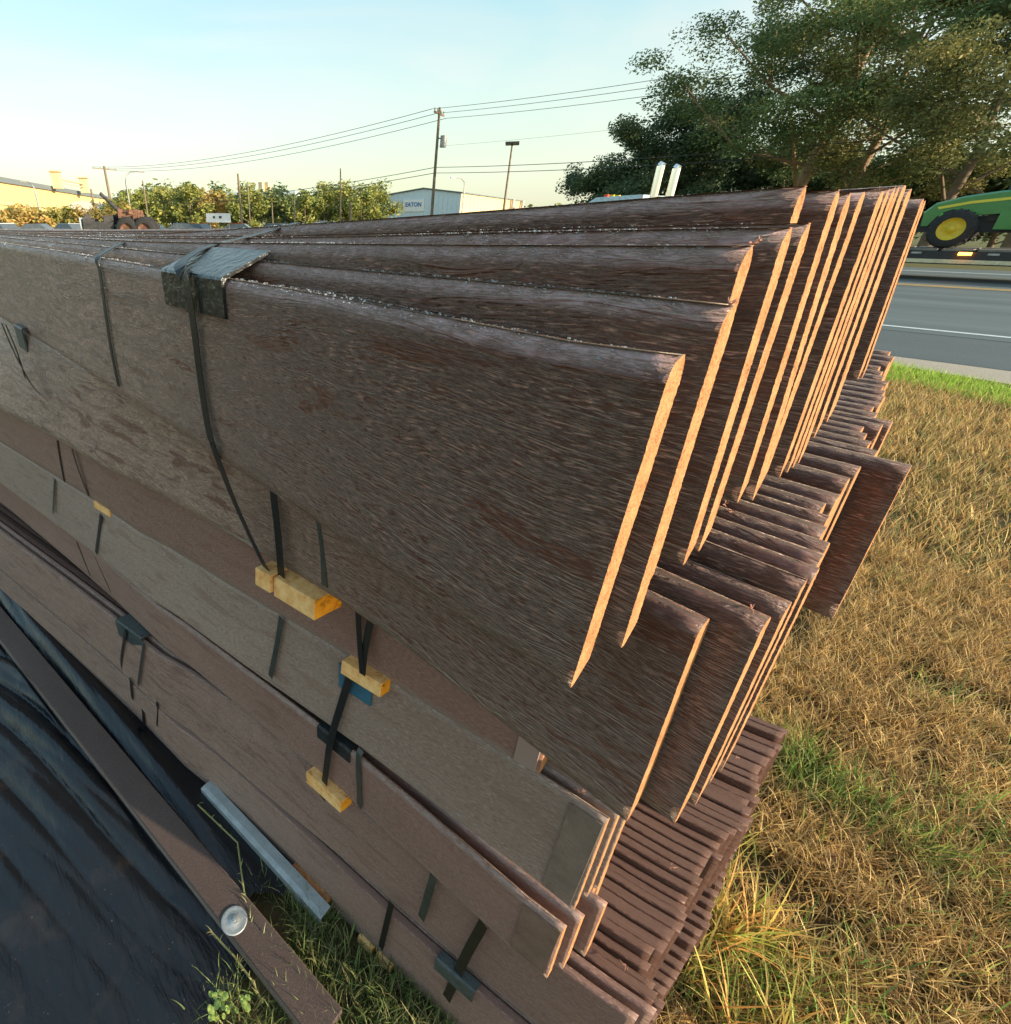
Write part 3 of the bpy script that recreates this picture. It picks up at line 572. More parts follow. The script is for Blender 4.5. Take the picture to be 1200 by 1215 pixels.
grn = [(.17, .30, .06), (.26, .38, .08), (.12, .21, .06), (.38, .44, .12), (.45, .42, .14)]
def clumpy(p, s, th, o=0): v = nz(p[:, 0], p[:, 1], s, o); return p[v+rs.rand(len(p))*.35 > th]
p = clumpy(clumpy(scatter(230000, -.7, 1.6, .6, 3.6, vis), 5, -.05), 14, -.02, 3)
p = np.vstack([p, scatter(45000, -.7, 1.6, .6, 3.6, vis)]); p3 = np.c_[p, .002+.02*rs.rand(len(p))]
tag(blades('dry_grass', p3, (.035, .10), .0034, (.6, 1.65), dry, 1), kind='stuff')
p = clumpy(scatter(90000, -1.8, 2.4, 3.4, 9.3, vis), 4, -.2)
p = p[p[:, 1]+.25*rs.randn(len(p)) < 7.9-.42*np.maximum(-2, p[:, 0])]
tag(blades('dry_grass', p, (.05, .13), .006, (.5, 1.5), dry+[(.24, .27, .08)], 2), kind='stuff')
# lush strip by the road
p = scatter(60000, -3.5, 2.6, 6.5, 9.6, lambda x, y: (np.abs(y-(8.22-.42*np.maximum(-2, x))) < .50))
tag(blades('green_grass', p, (.05, .11), .007, (.2, 1.0), [(.38, .55, .08), (.30, .48, .07), (.48, .58, .12)], 3), kind='stuff')
# scattered green patches in the dry grass
gp = []
for cx, cy, r, n in [(.06, 1.75, .10, 500), (.15, 1.70, .13, 600), (.27, 1.70, .10, 350), (.36, 1.68, .10, 300), (.50, 1.9, .16, 450), (.55, 1.68, .16, 450), (.34, 2.43, .10, 120), (.1, 3.2, .08, 80), (.55, 2.25, .15, 160),
                     (.10, .93, .10, 350), (.16, 1.02, .12, 420), (.24, 1.05, .12, 330), (.33, 1.15, .12, 220), (.02, 1.3, .06, 160), (.42, 1.35, .15, 200)]:
    n = int(n*.62); gp.append(np.c_[cx+rs.randn(n)*r*.55, cy+rs.randn(n)*r*.55])
gp = np.vstack(gp)
tag(blades('green_grass', gp, (.05, .15), .0045, (.2, 1.3), grn, 4), kind='stuff')
# long straw coloured stalks at the right foot of the pile
gp = np.vstack([np.c_[cx+rs.randn(n)*.02, cy+rs.randn(n)*.02] for cx, cy, n in [(.09, 1.05, 90), (.15, 1.12, 50), (.06, .93, 60), (.25, .95, 45), (.03, 1.2, 30), (.35, 1.02, 25), (.18, .88, 40)]])
tag(blades('straw_tufts', gp, (.12, .26), .0055, (.4, 1.2), [(.80, .60, .20), (.70, .58, .16), (.45, .52, .12), (.75, .42, .14)], 5, nseg=5), kind='stuff')
# weeds in front of the pile
gp = np.vstack([np.c_[cx+rs.randn(n)*r, cy+rs.randn(n)*r] for cx, cy, r, n in [(-.52, .36, .03, 260), (-.57, .34, .02, 120), (-.66, .30, .015, 50), (-.42, .30, .05, 420), (-.35, .36, .06, 500), (-.27, .40, .05, 420), (-.22, .46, .05, 300), (-.50, .31, .03, 160), (-.48, .13, .025, 90), (-.53, .12, .03, 90), (-.44, .2, .03, 120), (-.30, .30, .06, 300), (-.2, .36, .06, 260)]])
tag(blades('green_grass', gp, (.03, .095), .0030, (.2, 1.4), [(.14, .20, .06), (.20, .26, .08), (.28, .30, .12), (.10, .14, .05), (.33, .28, .14)], 6, nseg=4), kind='stuff')
# creeping weed with jointed stem over the beam
def weed(name, pts, label, seed, leafcol):
    mb = MB(); mb.tube(pts, [.0022]*(len(pts)-1)+[.0008], 5)
    rt = empty(name, pts[0], label, 'weed'); mb.build('stem', simple('weed_stem', (.30, .30, .12), .6), rt, np.array(pts[0]))
    rr = random.Random(seed); q = []
    for a, b in zip(pts[:-1], pts[1:]):
        for k in range(9): f = rr.random(); q.append(np.array(a)*(1-f)+np.array(b)*f)
    o = blades('leaf_blades', np.array(q)-np.array(pts[0]), (.012, .032), .0032, (.5, 1.5), leafcol, seed, nseg=3, parent=rt); o['kind'] = 'stuff'
gpt = lambda x, y, z: (lambda r: (r[0]*S, r[1]*S, z))(onz(x, y, (z-EYE)/S))
weed('creeping_weed', [gpt(235, 955, .08), gpt(282, 1000, .07), gpt(290, 1060, .06), gpt(300, 1100, .06), gpt(330, 1125, .05), gpt(350, 1150, .04)], 'jointed creeping weed lying across the brown beam beside the steel channel', 3, [(.20, .26, .09), (.30, .32, .15)])
weed('creeping_weed', [gpt(250, 1105, .05), gpt(278, 1135, .05), gpt(300, 1165, .05), gpt(312, 1190, .05)], 'thin yellowish weed runner along the left edge of the beam below the washer', 4, [(.30, .30, .12), (.36, .30, .14)])
# small round leaved plant
rr = random.Random(8); mb = MB()
rt = empty('small_leafy_plant', gpt(262, 1200, .03), 'small plant with bright round leaves at the bottom edge by the plastic sheet', 'plant')
for k in range(26):
    c = np.array(gpt(262+rr.uniform(-16, 32), 1195+rr.uniform(-18, 14), .045+rr.uniform(0, .02))); r = rr.uniform(.005, .009); tl = rr.uniform(-.5, .5); az = rr.uniform(0, 6.3)
    V = [c]+[c+np.array([r*math.cos(az+a), r*.75*math.sin(az+a), r*.4*math.cos(a)*tl+.002*math.sin(3*a)]) for a in np.arange(8)*math.pi/4]
    mb.add(V, [(0, i+1, (i+1) % 8+1) for i in range(8)], 0, True)
o = mb.build('leaves', simple('bright_leaf', (.34, .45, .10), .5), rt, np.array(rt.location)); o['kind'] = 'stuff'
# ---------------------------------------------------------------- black sheet, beam, washer, channel
m, t, p = mat('black_polythene'); p.inputs['Base Color'].default_value = (.012, .014, .017, 1); p.inputs['Roughness'].default_value = .30
tcx = N(t, 'ShaderNodeTexCoord'); n1 = N(t, 'ShaderNodeTexNoise', inp={'Scale': 12, 'Detail': 7, 'Roughness': .6, 'Distortion': .9}); mm = N(t, 'ShaderNodeMapping'); mm.inputs['Rotation'].default_value = (0, 0, .15); mm.inputs['Scale'].default_value = (.9, 4.5, 1)
L(t, tcx.outputs['Object'], mm.inputs[0]); L(t, mm.outputs[0], n1.inputs['Vector']); bp = N(t, 'ShaderNodeBump', inp={'Strength': .30, 'Distance': .008}); L(t, n1.outputs[0], bp.inputs['Height']); L(t, bp.outputs[0], p.inputs['Normal'])
n3 = N(t, 'ShaderNodeTexNoise', inp={'Scale': 5, 'Detail': 6, 'Roughness': .65}); L(t, tcx.outputs['Object'], n3.inputs['Vector'])
n4 = N(t, 'ShaderNodeTexNoise', inp={'Scale': 160, 'Detail': 3, 'Roughness': .6}); L(t, tcx.outputs['Object'], n4.inputs['Vector'])
r3 = N(t, 'ShaderNodeValToRGB'); L(t, n3.outputs[0], r3.inputs[0]); r3.color_ramp.elements[0].position = .56; r3.color_ramp.elements[0].color = (.009, .011, .014, 1); r3.color_ramp.elements[1].position = .82; r3.color_ramp.elements[1].color = (.045, .036, .031, 1)
r4 = N(t, 'ShaderNodeValToRGB'); L(t, n4.outputs[0], r4.inputs[0]); r4.color_ramp.elements[0].position = .70; r4.color_ramp.elements[1].position = .74
mx = N(t, 'ShaderNodeMix', data_type='RGBA'); L(t, r4.outputs[0], mx.inputs[0]); L(t, r3.outputs[0], mx.inputs[6]); mx.inputs[7].default_value = (.16, .12, .08, 1); L(t, mx.outputs[2], p.inputs['Base Color'])
mr = N(t, 'ShaderNodeMapRange', inp={1: .45, 2: .7, 3: .17, 4: .40}); L(t, n3.outputs[0], mr.inputs[0]); L(t, mr.outputs[0], p.inputs['Roughness'])
M['poly'] = m
bd = np.array([.967, -.254]); bn = np.array([.254, .967])     # beam direction (towards the viewer) and its normal, photo: goes down-right
b0 = np.array([-.682, .160]); 
nx, ny = 330, 290; V = []; F = []
pL = onz(119, 916, -2.05)[:2]*S; pR = onz(330, 1188, -2.05)[:2]*S; bdir = (pR-pL)/np.linalg.norm(pR-pL); bnorm = np.array([-bdir[1], bdir[0]])
for i in range(nx):
    for j in range(ny):
        s_ = -2.6+3.3*i/(nx-1); d_ = -1.0+1.45*j/(ny-1)             # along the beam, across it (0 = beam's left edge)
        x, y = pL+bdir*s_+bnorm*d_
        amp = math.exp(-max(0, -d_)/.24)*(1/(1+math.exp((s_-.30)*7)))
        q = d_-.17*s_+.012*math.sin(s_*4)           # folds run slightly across the beam direction and close up towards it
        f = abs(math.sin(q*33+1.2*mn.noise(Vector((s_*1.1, d_*2.5, 0)))))**.7
        h = .046*amp*f*(.75+.5*mn.noise(Vector((s_*1.0, d_*5, 2))))
        h += .010*amp*abs(math.sin(q*55+2*mn.noise(Vector((s_*2, d_*4, 4)))))
        h += .007*mn.noise(Vector((x*3, y*3, 0)))+.0016*mn.noise(Vector((x*14, y*14, 0)))+.002*mn.noise(Vector((s_*4, d_*30, 7)))
        if d_ > .078: h = .012+.045*math.exp(-((d_-.125)/.040)**2)*(1/(1+math.exp((s_-.25)*7)))+.010*abs(math.sin(d_*60+s_*4))*(.5+mn.noise(Vector((s_*3, d_*6, 5))))*1/(1+math.exp((s_-.3)*8))
        elif d_ > -.01: h = min(h, .010)
        V.append((x, y, .018+max(-.01, h)))
for i in range(nx-1):
    for j in range(ny-1): a = i*ny+j; F.append((a, a+ny, a+ny+1, a+1))
# the sheet stops with a ragged edge before the grass at the bottom
V = np.array(V); keep = []
for f in F:
    c = V[list(f)].mean(0); s_ = np.dot(c[:2]-pL, bdir); d_ = np.dot(c[:2]-pL, bnorm)
    lim = .72+.03*math.sin(d_*40)+.25*max(0, -d_) if d_ < .0 else .62+.03*math.sin(d_*50)
    keep.append(s_ < lim)
F = [f for f, k in zip(F, keep) if k]
tag(mesh('plastic_sheet', V, F, M['poly'], smooth=True), 'black polythene sheet with long folds spread on the ground in front of the pile', 'plastic sheet')
M['beam'] = siding('painted_beam', (.075, .052, .045), (.135, .100, .088), .5, .10, 2.0, .10)
bw = .076; P = []; UV = []
mb = MB(); sA, sB = -4.2, .90
prof = [(0, .022), (.0, .058), (.003, .062), (bw-.003, .062), (bw, .058), (bw, .022)]
stn = np.linspace(sA, sB, 30); V = []; F = []; UV = []
for s_ in stn:
    bend = .018*math.sin((s_+1)*.8)
    for (c, z) in prof:
        q = pL+bdir*s_+bnorm*(c+bend*0); V.append((q[0], q[1], z)); UV.append((s_, c+z))
for i in range(len(stn)-1):
    for j in range(6): k = (j+1) % 6; F.append((i*6+j, i*6+k, i*6+6+k, i*6+6+j))
F += [tuple(range(6)), tuple(range(len(V)-1, len(V)-7, -1))]
be = empty('timber_beam', (pL[0], pL[1], .022), 'long brown painted beam holding down the edge of the black sheet', 'beam')
mesh('beam_body', V, F, M['beam'], be, np.array(be.location), uv=UV)
M['zinc'] = simple('galvanised_steel', (.42, .46, .46), .55, .45, .2, 25, .15, 200)
wc = onz(278, 1092, (.064-EYE)/S)*S; wo = empty('galvanised_washer', (wc[0], wc[1], .0625), 'round galvanised washer nailed flat on the brown beam', 'washer')
mb = MB(); n = 40; rW = .030
rings = [(rW, 0), (rW, .0016), (rW*.93, .0022), (rW*.8, .0016), (rW*.42, .0014), (rW*.34, .003), (rW*.2, .0034)]
V = [(r*math.cos(a), r*math.sin(a), z) for r, z in rings for a in np.arange(n)*2*math.pi/n]; V.append((0, 0, .0034)); F = []
for i in range(len(rings)-1): F += [(i*n+j, i*n+(j+1) % n, (i+1)*n+(j+1) % n, (i+1)*n+j) for j in range(n)]
F += [((len(rings)-1)*n+j, (len(rings)-1)*n+(j+1) % n, len(V)-1) for j in range(n)]
mb.add(V, F, 0, True); mb.build('disc', M['zinc'], wo, np.zeros(3))
mb = MB(); mb.tube([(0, 0, .0032), (0, 0, .0052)], [.0042, .0038], 10); mb.build('nail_head', M['zinc'], wo, np.zeros(3))
# galvanised channel with the timber end inside, poking out below the pile
c0 = onz(243, 962, -2.0)[:2]*S; c1 = onz(368, 1102, -2.0)[:2]*S; cd = (c1-c0)/np.linalg.norm(c1-c0); cnn = np.array([-cd[1], cd[0]]); ln = np.linalg.norm(c1-c0); c0 = c0+cnn*.034-cd*.05; ln += .05
co = empty('steel_channel', (c0[0], c0[1], .015), 'galvanised steel channel poking out under the pile beside the black sheet', 'steel channel')
V = []; F = []
pr = [(0, .0), (0, .042), (.012, .045), (.034, .045), (.034, .043), (.003, .040), (.003, .0)]
for s_ in (-.02, ln*.35, ln*.7, ln):
    for c, z in pr: q = c0+cd*s_+cnn*c; V.append((q[0], q[1], .015+z-(.0 if s_ < ln else .004)))
for i in range(3):
    for j in range(7): k = (j+1) % 7; F.append((i*7+j, i*7+k, i*7+7+k, i*7+7+j))
F += [tuple(range(7)), tuple(range(27, 20, -1))]
mesh('channel_body', V, F, M['zinc'], co, np.array(co.location))
q = c0+cd*(ln-.075)+cnn*.040; mb = MB(); mb.box((q[0], q[1], .034), (.12, .036, .034), 0, math.atan2(cd[1], cd[0]))
o = mb.build('weathered_timber', fibre('reddish_timber', (.36, .13, .05), (.55, .27, .11), 90, .3)); tag(o, 'weathered reddish timber end lying beside the steel channel', 'timber')
# ---------------------------------------------------------------- trees
M['bark'] = simple('bark', (.16, .115, .075), .9, bump=.8, bscale=12, scale=4); M['barkl'] = simple('pale_bark', (.30, .20, .12), .9, bump=.8, bscale=12, scale=4)
def leafcloud(name, centers, radii, n, size, cols, seed, parent, off, flat=.55):
    rs = np.random.RandomState(seed); centers = np.asarray(centers); k = len(centers)
    ci = rs.randint(0, k, n); d = rs.randn(n, 3); d /= np.linalg.norm(d, axis=1)[:, None]; rad = rs.rand(n)**.45
    p = centers[ci]+d*rad[:, None]*np.asarray(radii)[ci][:, None]*np.array([1, 1, flat])
    u = rs.randn(n, 3); u[:, 2] *= .5; u /= np.linalg.norm(u, axis=1)[:, None]; v = np.cross(u, rs.randn(n, 3)); v /= np.linalg.norm(v, axis=1)[:, None]
    s = size*(.5+rs.rand(n))[:, None]
    V = np.stack([p-u*s, p+v*s*.45, p+u*s, p-v*s*.45], 1).reshape(-1, 3); F = (np.arange(n)[:, None]*4+np.arange(4)[None])
    cc = np.array(cols); tint = cc[rs.randint(0, len(cc), k)][ci]*.6+cc[rs.randint(0, len(cc), n)]*.4
    tint = tint*(.7+.6*rs.rand(n))[:, None]
    o = mesh(name, V, F, M['leaf'], parent, off, None, False, None, np.repeat(tint, 4, 0)); o['kind'] = 'stuff'; return o
def tree(loc, h, w, label, cols, seed, nleaf=9000, lsize=.16, lean=(0, 0), fork=.25, ncl=60, group=None, clr=.16, barkm='bark', low_=.12, flat=.55, cat='tree', shape='round', trunk=.035, limbs=9):
    r = random.Random(seed); rt = empty('tree', loc, label, cat, group); Z = np.zeros(3)
    mb = MB(); top = np.array([lean[0], lean[1], h*.78]); 
    pts = [np.array([0, 0, -.1]), top*.2+np.array([r.uniform(-.1, .1), 0, 0]), top*.45+np.array([r.uniform(-.2, .2)*w*.1, r.uniform(-.2, .2)*w*.1, 0]), top*.75, top]
    R0 = h*trunk; mb.tube(pts, [R0, R0*.8, R0*.6, R0*.35, R0*.1], 9)
    cs = []; 
    for i in range(limbs):
        f = low_+(.92-low_)*(i+.5)/limbs; k = f*(len(pts)-1); j = min(int(k), len(pts)-2); st_ = pts[j]+(pts[j+1]-pts[j])*(k-j)
        az = i*2.4+r.uniform(-.5, .5)
        if shape == 'cone': reach = w*.5*(1.02-f)*r.uniform(.8, 1.1)
        elif shape == 'column': reach = w*.5*r.uniform(.6, 1)
        else: reach = w*.5*math.sin(math.pi*min(1, .22+f*.75))**.7*r.uniform(.75, 1.15)
        rise = reach*r.uniform(.25, .75)
        e = st_+np.array([math.cos(az)*reach, math.sin(az)*reach, rise]); md = st_+(e-st_)*.5+np.array([0, 0, -rise*.12+r.uniform(-.1, .1)*reach])
        mb.tube([st_, md, e], [R0*.32*(1-f*.5), R0*.2*(1-f*.5), R0*.05], 6)
        for q in range(4):
            s0 = md+(e-md)*r.uniform(-.3, .8); d_ = (e-st_)/np.linalg.norm(e-st_)+np.array([r.uniform(-1, 1), r.uniform(-1, 1), r.uniform(-.1, .8)])*.9; d_ /= np.linalg.norm(d_)
            e2 = s0+d_*reach*r.uniform(.3, .55); mb.tube([s0, (s0+e2)/2+np.array([0, 0, .05*reach]), e2], [R0*.10, R0*.06, R0*.02], 4, cap=False)
            cs.append(e2); cs.append((s0+e2)/2+np.array([r.uniform(-.2, .2) for _ in range(3)]))
        cs.append(e)
    for q in range(6): cs.append(top+np.array([r.uniform(-.15, .15)*w, r.uniform(-.15, .15)*w, r.uniform(-.05, .2)*h]))
    mb.build('trunk', M[barkm], rt, Z)
    cs = np.array(cs); cs = cs[cs[:, 2] > h*low_*.6]
    cs[:, 2] = np.minimum(cs[:, 2], h*.98)
    rad = np.array([w*clr*r.uniform(.55, 1.1) for _ in cs])
    leafcloud('crown', cs, rad, nleaf, lsize, cols, seed+50, rt, Z, flat)
    return rt
dk = [(.08, .13, .07), (.11, .16, .07), (.15, .19, .08), (.06, .105, .06)]
olive = [(.18, .20, .075), (.25, .245, .085), (.13, .165, .07), (.31, .27, .09)]
def tl(x, D): q = far(x, D); return (q[0], q[1], 0)
G = 'big trees across the road'
tree(tl(712, 62), 6.6, 8, 'dark dense leftmost tree of the big clump across the road', dk, 1, 26000, .11, low_=.05, group=G, clr=.17, flat=.75)
tree(tl(762, 58), 9.3, 10, 'dark rounded tree behind the chrome stacks', dk, 2, 30000, .12, low_=.05, group=G, clr=.16, flat=.7)
tree(tl(815, 60), 12.0, 12, 'dark tree just right of the chrome stacks, below the tall spreading one', dk+[(.07, .09, .03)], 3, 30000, .12, low_=.05, group=G, clr=.15, flat=.65)
tree(tl(925, 50), 20.5, 17.5, 'tallest spreading tree with orange lit leaning limbs', [(.12, .19, .07), (.18, .24, .08), (.27, .28, .09), (.09, .15, .06)], 14, 95000, .09, lean=(1.5, 1.2), low_=.14, group=G, clr=.125, barkm='barkl', flat=.45, limbs=17, trunk=.022)
tree(tl(985, 56), 19, 17, 'loose limbed tree between the tallest tree and the rightmost one', olive+dk[:2], 25, 65000, .09, lean=(1, 0), low_=.14, group=G, clr=.085, barkm='barkl', flat=.45, limbs=15, trunk=.022)
tree(tl(1110, 46), 13.5, 15, 'olive green tree above the green tractor', olive, 36, 65000, .085, low_=.12, group=G, clr=.105, flat=.5, limbs=13, trunk=.025)
tree(tl(1215, 44), 15.5, 13, 'olive tree cut by the right edge of the photo', olive+dk[2:3], 7, 45000, .085, low_=.08, group=G, clr=.11, flat=.5, limbs=12, trunk=.025)
for i, (x, D, h, w) in enumerate([(830, 66, 8, 11), (885, 68, 7.5, 11), (945, 66, 8, 11), (1005, 64, 6.5, 10), (1070, 62, 5.5, 9), (1130, 60, 5, 9), (1190, 58, 5.2, 9)]):
    tree(tl(x, D), h, w, ['low dark tree under the tallest tree, left one', 'low dark tree under the tallest tree, right one', 'low dark tree behind the fanned orange board ends', 'low tree behind the rear corner of the boards', 'low dark tree left of the tractor hood', 'low dark tree right behind the tractor', 'low dark tree behind the tractor at the right edge'][i],
         dk, 60+i, 7500, .2, low_=.04, group='low trees behind the big ones', clr=.18, flat=.75, limbs=8)
mid = [(.22, .26, .07), (.30, .32, .08), (.36, .34, .09), (.16, .21, .07)]
aut = [(.52, .32, .10), (.42, .32, .09), (.56, .38, .13), (.28, .30, .09)]
lab = ['right behind the orange machine', 'right of the left curved street lamp', 'left of the small white sign', 'above the small white sign', 'right of the small white sign', 'with a pale trunk pole before it', 'in the middle of the far tree row', 'right of the middle of the far tree row', 'before the far vents', 'left of the tallest far pole pair', 'between the two pale short poles', 'near the right end of the far row', 'second from the right end of the far row', 'at the right end of the far row beside the blue gabled shed']
xs = [160, 182, 205, 228, 250, 272, 297, 318, 340, 362, 385, 405, 428, 446]; ht = [6.8, 6.2, 7.6, 8.0, 6.8, 6.6, 7.4, 7.0, 6.0, 6.6, 7.8, 8.6, 7.6, 7.9]
for i, x in enumerate([150, 172, 193, 216, 240, 262, 284, 307, 330, 352, 373, 394, 417, 437]):
    tree(tl(x, 140), 6.2+1.4*((i*7) % 3), 10, 'hazy tree in the hindmost far row, '+['leftmost, behind the machine', 'second from the left', 'behind the curved street lamp', 'left behind the white sign', 'directly behind the white sign', 'right behind the white sign', 'behind the tall bare pole', 'left behind the far vents', 'right behind the far vents', 'behind the middle of the row', 'left of the tall slim pole', 'behind the tall slim pole', 'second from the right end', 'at the right end'][i],
         dk+mid[:2], 200+i, 1600, .42, low_=.03, group='hindmost row of far trees', clr=.24, flat=.9, limbs=6)
for i, x in enumerate(xs):
    c = [mid, mid, mid, mid, aut, mid, mid, dk+mid, dk+mid, mid, mid, mid, mid, mid][i]; kn = 'yellowing' if c is aut else ('dark green' if c == dk+mid else 'green')
    tree(tl(x, 108+5*(i % 3)), ht[i], 6.5+(i % 3), kn+' far tree '+lab[i], c, 80+i, 3000, .27, low_=.05, group='far row of trees', clr=.2, flat=.8, limbs=7)
for i, x in enumerate([5, 22, 40, 58, 76, 92, 118, 140]):
    tree(tl(x, 72+4*(i % 2)), [2.3, 2.7, 2.8, 2.4, 2.7, 2.2, 2.6, 4.0][i], 4.5, ['autumn bush at the left edge of the photo', 'autumn bush second from the left edge', 'orange bush left of the leaning lamp pole', 'green tinged bush right of the leaning lamp pole', 'orange bush under the roof vents', 'autumn bush left of the orange machine', 'bush directly behind the orange machine', 'bush between the orange machine and the curved lamp'][i],
         aut if i % 3 != 1 else mid+aut[:2], 120+i, 1500, .22, low_=.04, group='autumn bushes before the long warehouse', clr=.22, flat=.9, cat='bush', limbs=7)
# far wood as one mass on the horizon
cs = []; rr = random.Random(2)
for k in range(420):
    th = math.radians(rr.uniform(100, 215)) if k % 2 else math.radians(rr.uniform(60, 140)); D = rr.uniform(300, 360); cs.append((math.cos(th)*D, math.sin(th)*D, rr.uniform(1, 7)))
o = leafcloud('far_wood', cs, [9]*len(cs), 16000, 1.3, mid+dk, 9, None, None, .5)
# ---------------------------------------------------------------- buildings
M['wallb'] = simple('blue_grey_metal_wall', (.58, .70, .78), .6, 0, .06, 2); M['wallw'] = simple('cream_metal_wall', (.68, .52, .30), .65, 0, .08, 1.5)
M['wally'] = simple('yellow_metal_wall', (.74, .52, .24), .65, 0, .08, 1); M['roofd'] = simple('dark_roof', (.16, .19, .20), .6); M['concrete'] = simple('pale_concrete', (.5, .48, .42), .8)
M['sgn'] = simple('sign_white', (.78, .80, .80), .5, var=.04); M['sgnb'] = simple('sign_blue', (.05, .16, .42), .5)
def ribs(mb, p0, p1, z0, z1, step, w=.08, d=.05, m=0):
    p0, p1 = np.array(p0), np.array(p1); ln_ = np.linalg.norm(p1-p0); u = (p1-p0)/ln_; n_ = np.array([u[1], -u[0]])
    for k in range(int(ln_/step)): q = p0+u*(k+.5)*step+n_*d/2; mb.box((q[0], q[1], (z0+z1)/2), (w, d, z1-z0), m, math.atan2(u[1], u[0]))
Mc = np.array([-95.4, 115.8]); s_dir = np.array([-.35, .94]); s_dir /= np.linalg.norm(s_dir); pd = np.array([-s_dir[1], s_dir[0]])
Lc = Mc+pd*19.5; Rc = Mc+s_dir*62; Bc = Lc+s_dir*62
shed = empty('gabled_shed', (Mc[0], Mc[1], 0), 'pale blue gabled metal shed with a white sign and long sunlit cream side', 'building'); SO = np.array([Mc[0], Mc[1], 0])
he, hr = 8.0, 9.1; mid_ = (Mc+Lc)/2
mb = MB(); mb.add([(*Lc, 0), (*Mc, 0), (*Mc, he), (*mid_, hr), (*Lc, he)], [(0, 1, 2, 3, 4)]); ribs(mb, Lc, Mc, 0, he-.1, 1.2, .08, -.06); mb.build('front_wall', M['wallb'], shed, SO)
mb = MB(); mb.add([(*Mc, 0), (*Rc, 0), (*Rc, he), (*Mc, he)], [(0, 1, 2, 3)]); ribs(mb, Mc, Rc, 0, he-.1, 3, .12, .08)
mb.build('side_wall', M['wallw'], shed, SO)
mb = MB(); mb.add([(*Lc, 0), (*Bc, 0), (*Bc, he), (*Lc, he)], [(3, 2, 1, 0)]); mb.build('rear_wall', M['wallb'], shed, SO)
mb = MB(); e = -s_dir*.4
ro = [(*(Mc-pd*.4+e), he+.02), (*(mid_+e), hr+.1), (*(Lc+pd*.4+e), he+.02)]; rb = [(*(Rc-pd*.4), he+.02), (*((Rc+Bc)/2), hr+.1), (*(Bc+pd*.4), he+.02)]
V = [np.array(v) for v in ro+rb]; V += [v+np.array([0, 0, .22]) for v in V]
mb.add(V, [(0, 3, 4, 1), (1, 4, 5, 2), (6, 7, 10, 9), (7, 8, 11, 10), (0, 1, 7, 6), (1, 2, 8, 7), (3, 9, 10, 4), (0, 6, 9, 3), (2, 5, 11, 8)]); mb.build('roof', M['roofd'], shed, SO)
def quad_panel(c, u, w, h, d, n_): pass
sc_ = Mc+pd*12.2; n_ = -s_dir; mb = MB(); ang = math.atan2(-pd[1], -pd[0])
mb.box((sc_[0]+n_[0]*.12, sc_[1]+n_[1]*.12, 5.6), (5.6, .15, 2.6), 0, ang); sg = mb.build('sign_panel', M['sgn'], shed, SO)
cu = bpy.data.curves.new('t', 'FONT'); cu.body = "EATON"; cu.size = 1.30; cu.extrude = .03; cu.align_x = 'CENTER'; cu.align_y = 'CENTER'; cu.offset = .03
to = bpy.data.objects.new('t', cu); C.objects.link(to); bpy.context.view_layer.update()
tm = bpy.data.meshes.new_from_object(to.evaluated_get(bpy.context.evaluated_depsgraph_get())); bpy.data.objects.remove(to)
tm.materials.clear(); tm.materials.append(M['sgnb']); to = put('lettering', tm, sg); to.location = (sc_[0]+n_[0]*.22-Mc[0], sc_[1]+n_[1]*.22-Mc[1], 5.8); to.rotation_euler = (math.pi/2, 0, ang)
to.parent = sg
mb = MB(); q = Mc+s_dir*34-pd*(-.3); 
mb.box((Mc[0]-pd[0]*3.6+s_dir[0]*20, Mc[1]-pd[1]*3.6+s_dir[1]*20, 1.5), (7, 40, 3.0), 0, math.atan2(-pd[1], -pd[0])); mb.build('annex', M['wallb'], shed, SO)
for k in range(2):
    q = Mc+s_dir*(46+12*k)-pd*.8; mb = MB(); mb.box((q[0], q[1], 5.2), (2.2, 2.6, 1.6), 0, .4); mb.tube([(q[0], q[1], 6), (q[0], q[1], 8.2)], .5, 8); mb.build('vent_hood', M['concrete'], shed, SO)
# long warehouse
w0 = farp(-40, 240, 132)[:2]; w1 = farp(128, 240, 232)[:2]; wd_ = (w1-w0)/np.linalg.norm(w1-w0); wn = np.array([-wd_[1], wd_[0]])
if np.dot(wn, w0) < 0: wn = -wn
wh = empty('warehouse', (w0[0], w0[1], 0), 'long low warehouse with sunlit yellow wall and dark roof edge', 'building'); WO = np.array([w0[0], w0[1], 0]); hh = 9.2
w2 = w1+wn*60; w3 = w0+wn*60
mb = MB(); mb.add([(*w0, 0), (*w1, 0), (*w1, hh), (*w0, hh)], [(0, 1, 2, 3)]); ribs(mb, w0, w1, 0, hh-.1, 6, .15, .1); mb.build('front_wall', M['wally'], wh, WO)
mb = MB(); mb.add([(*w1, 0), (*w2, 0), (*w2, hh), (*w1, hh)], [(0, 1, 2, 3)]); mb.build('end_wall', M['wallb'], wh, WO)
mb = MB(); c_ = (w0+w2)/2; mb.box((c_[0], c_[1], hh+.5), (np.linalg.norm(w1-w0)+1, 61, 1.0), 0, math.atan2(wd_[1], wd_[0])); mb.build('roof', M['roofd'], wh, WO)
mb = MB(); mb.box(((w0+w1)[0]/2-wn[0]*.2, (w0+w1)[1]/2-wn[1]*.2, 5.2), (np.linalg.norm(w1-w0)-2, .25, .25), 0, math.atan2(wd_[1], wd_[0])); mb.build('wall_band', M['wallw'], wh, WO)
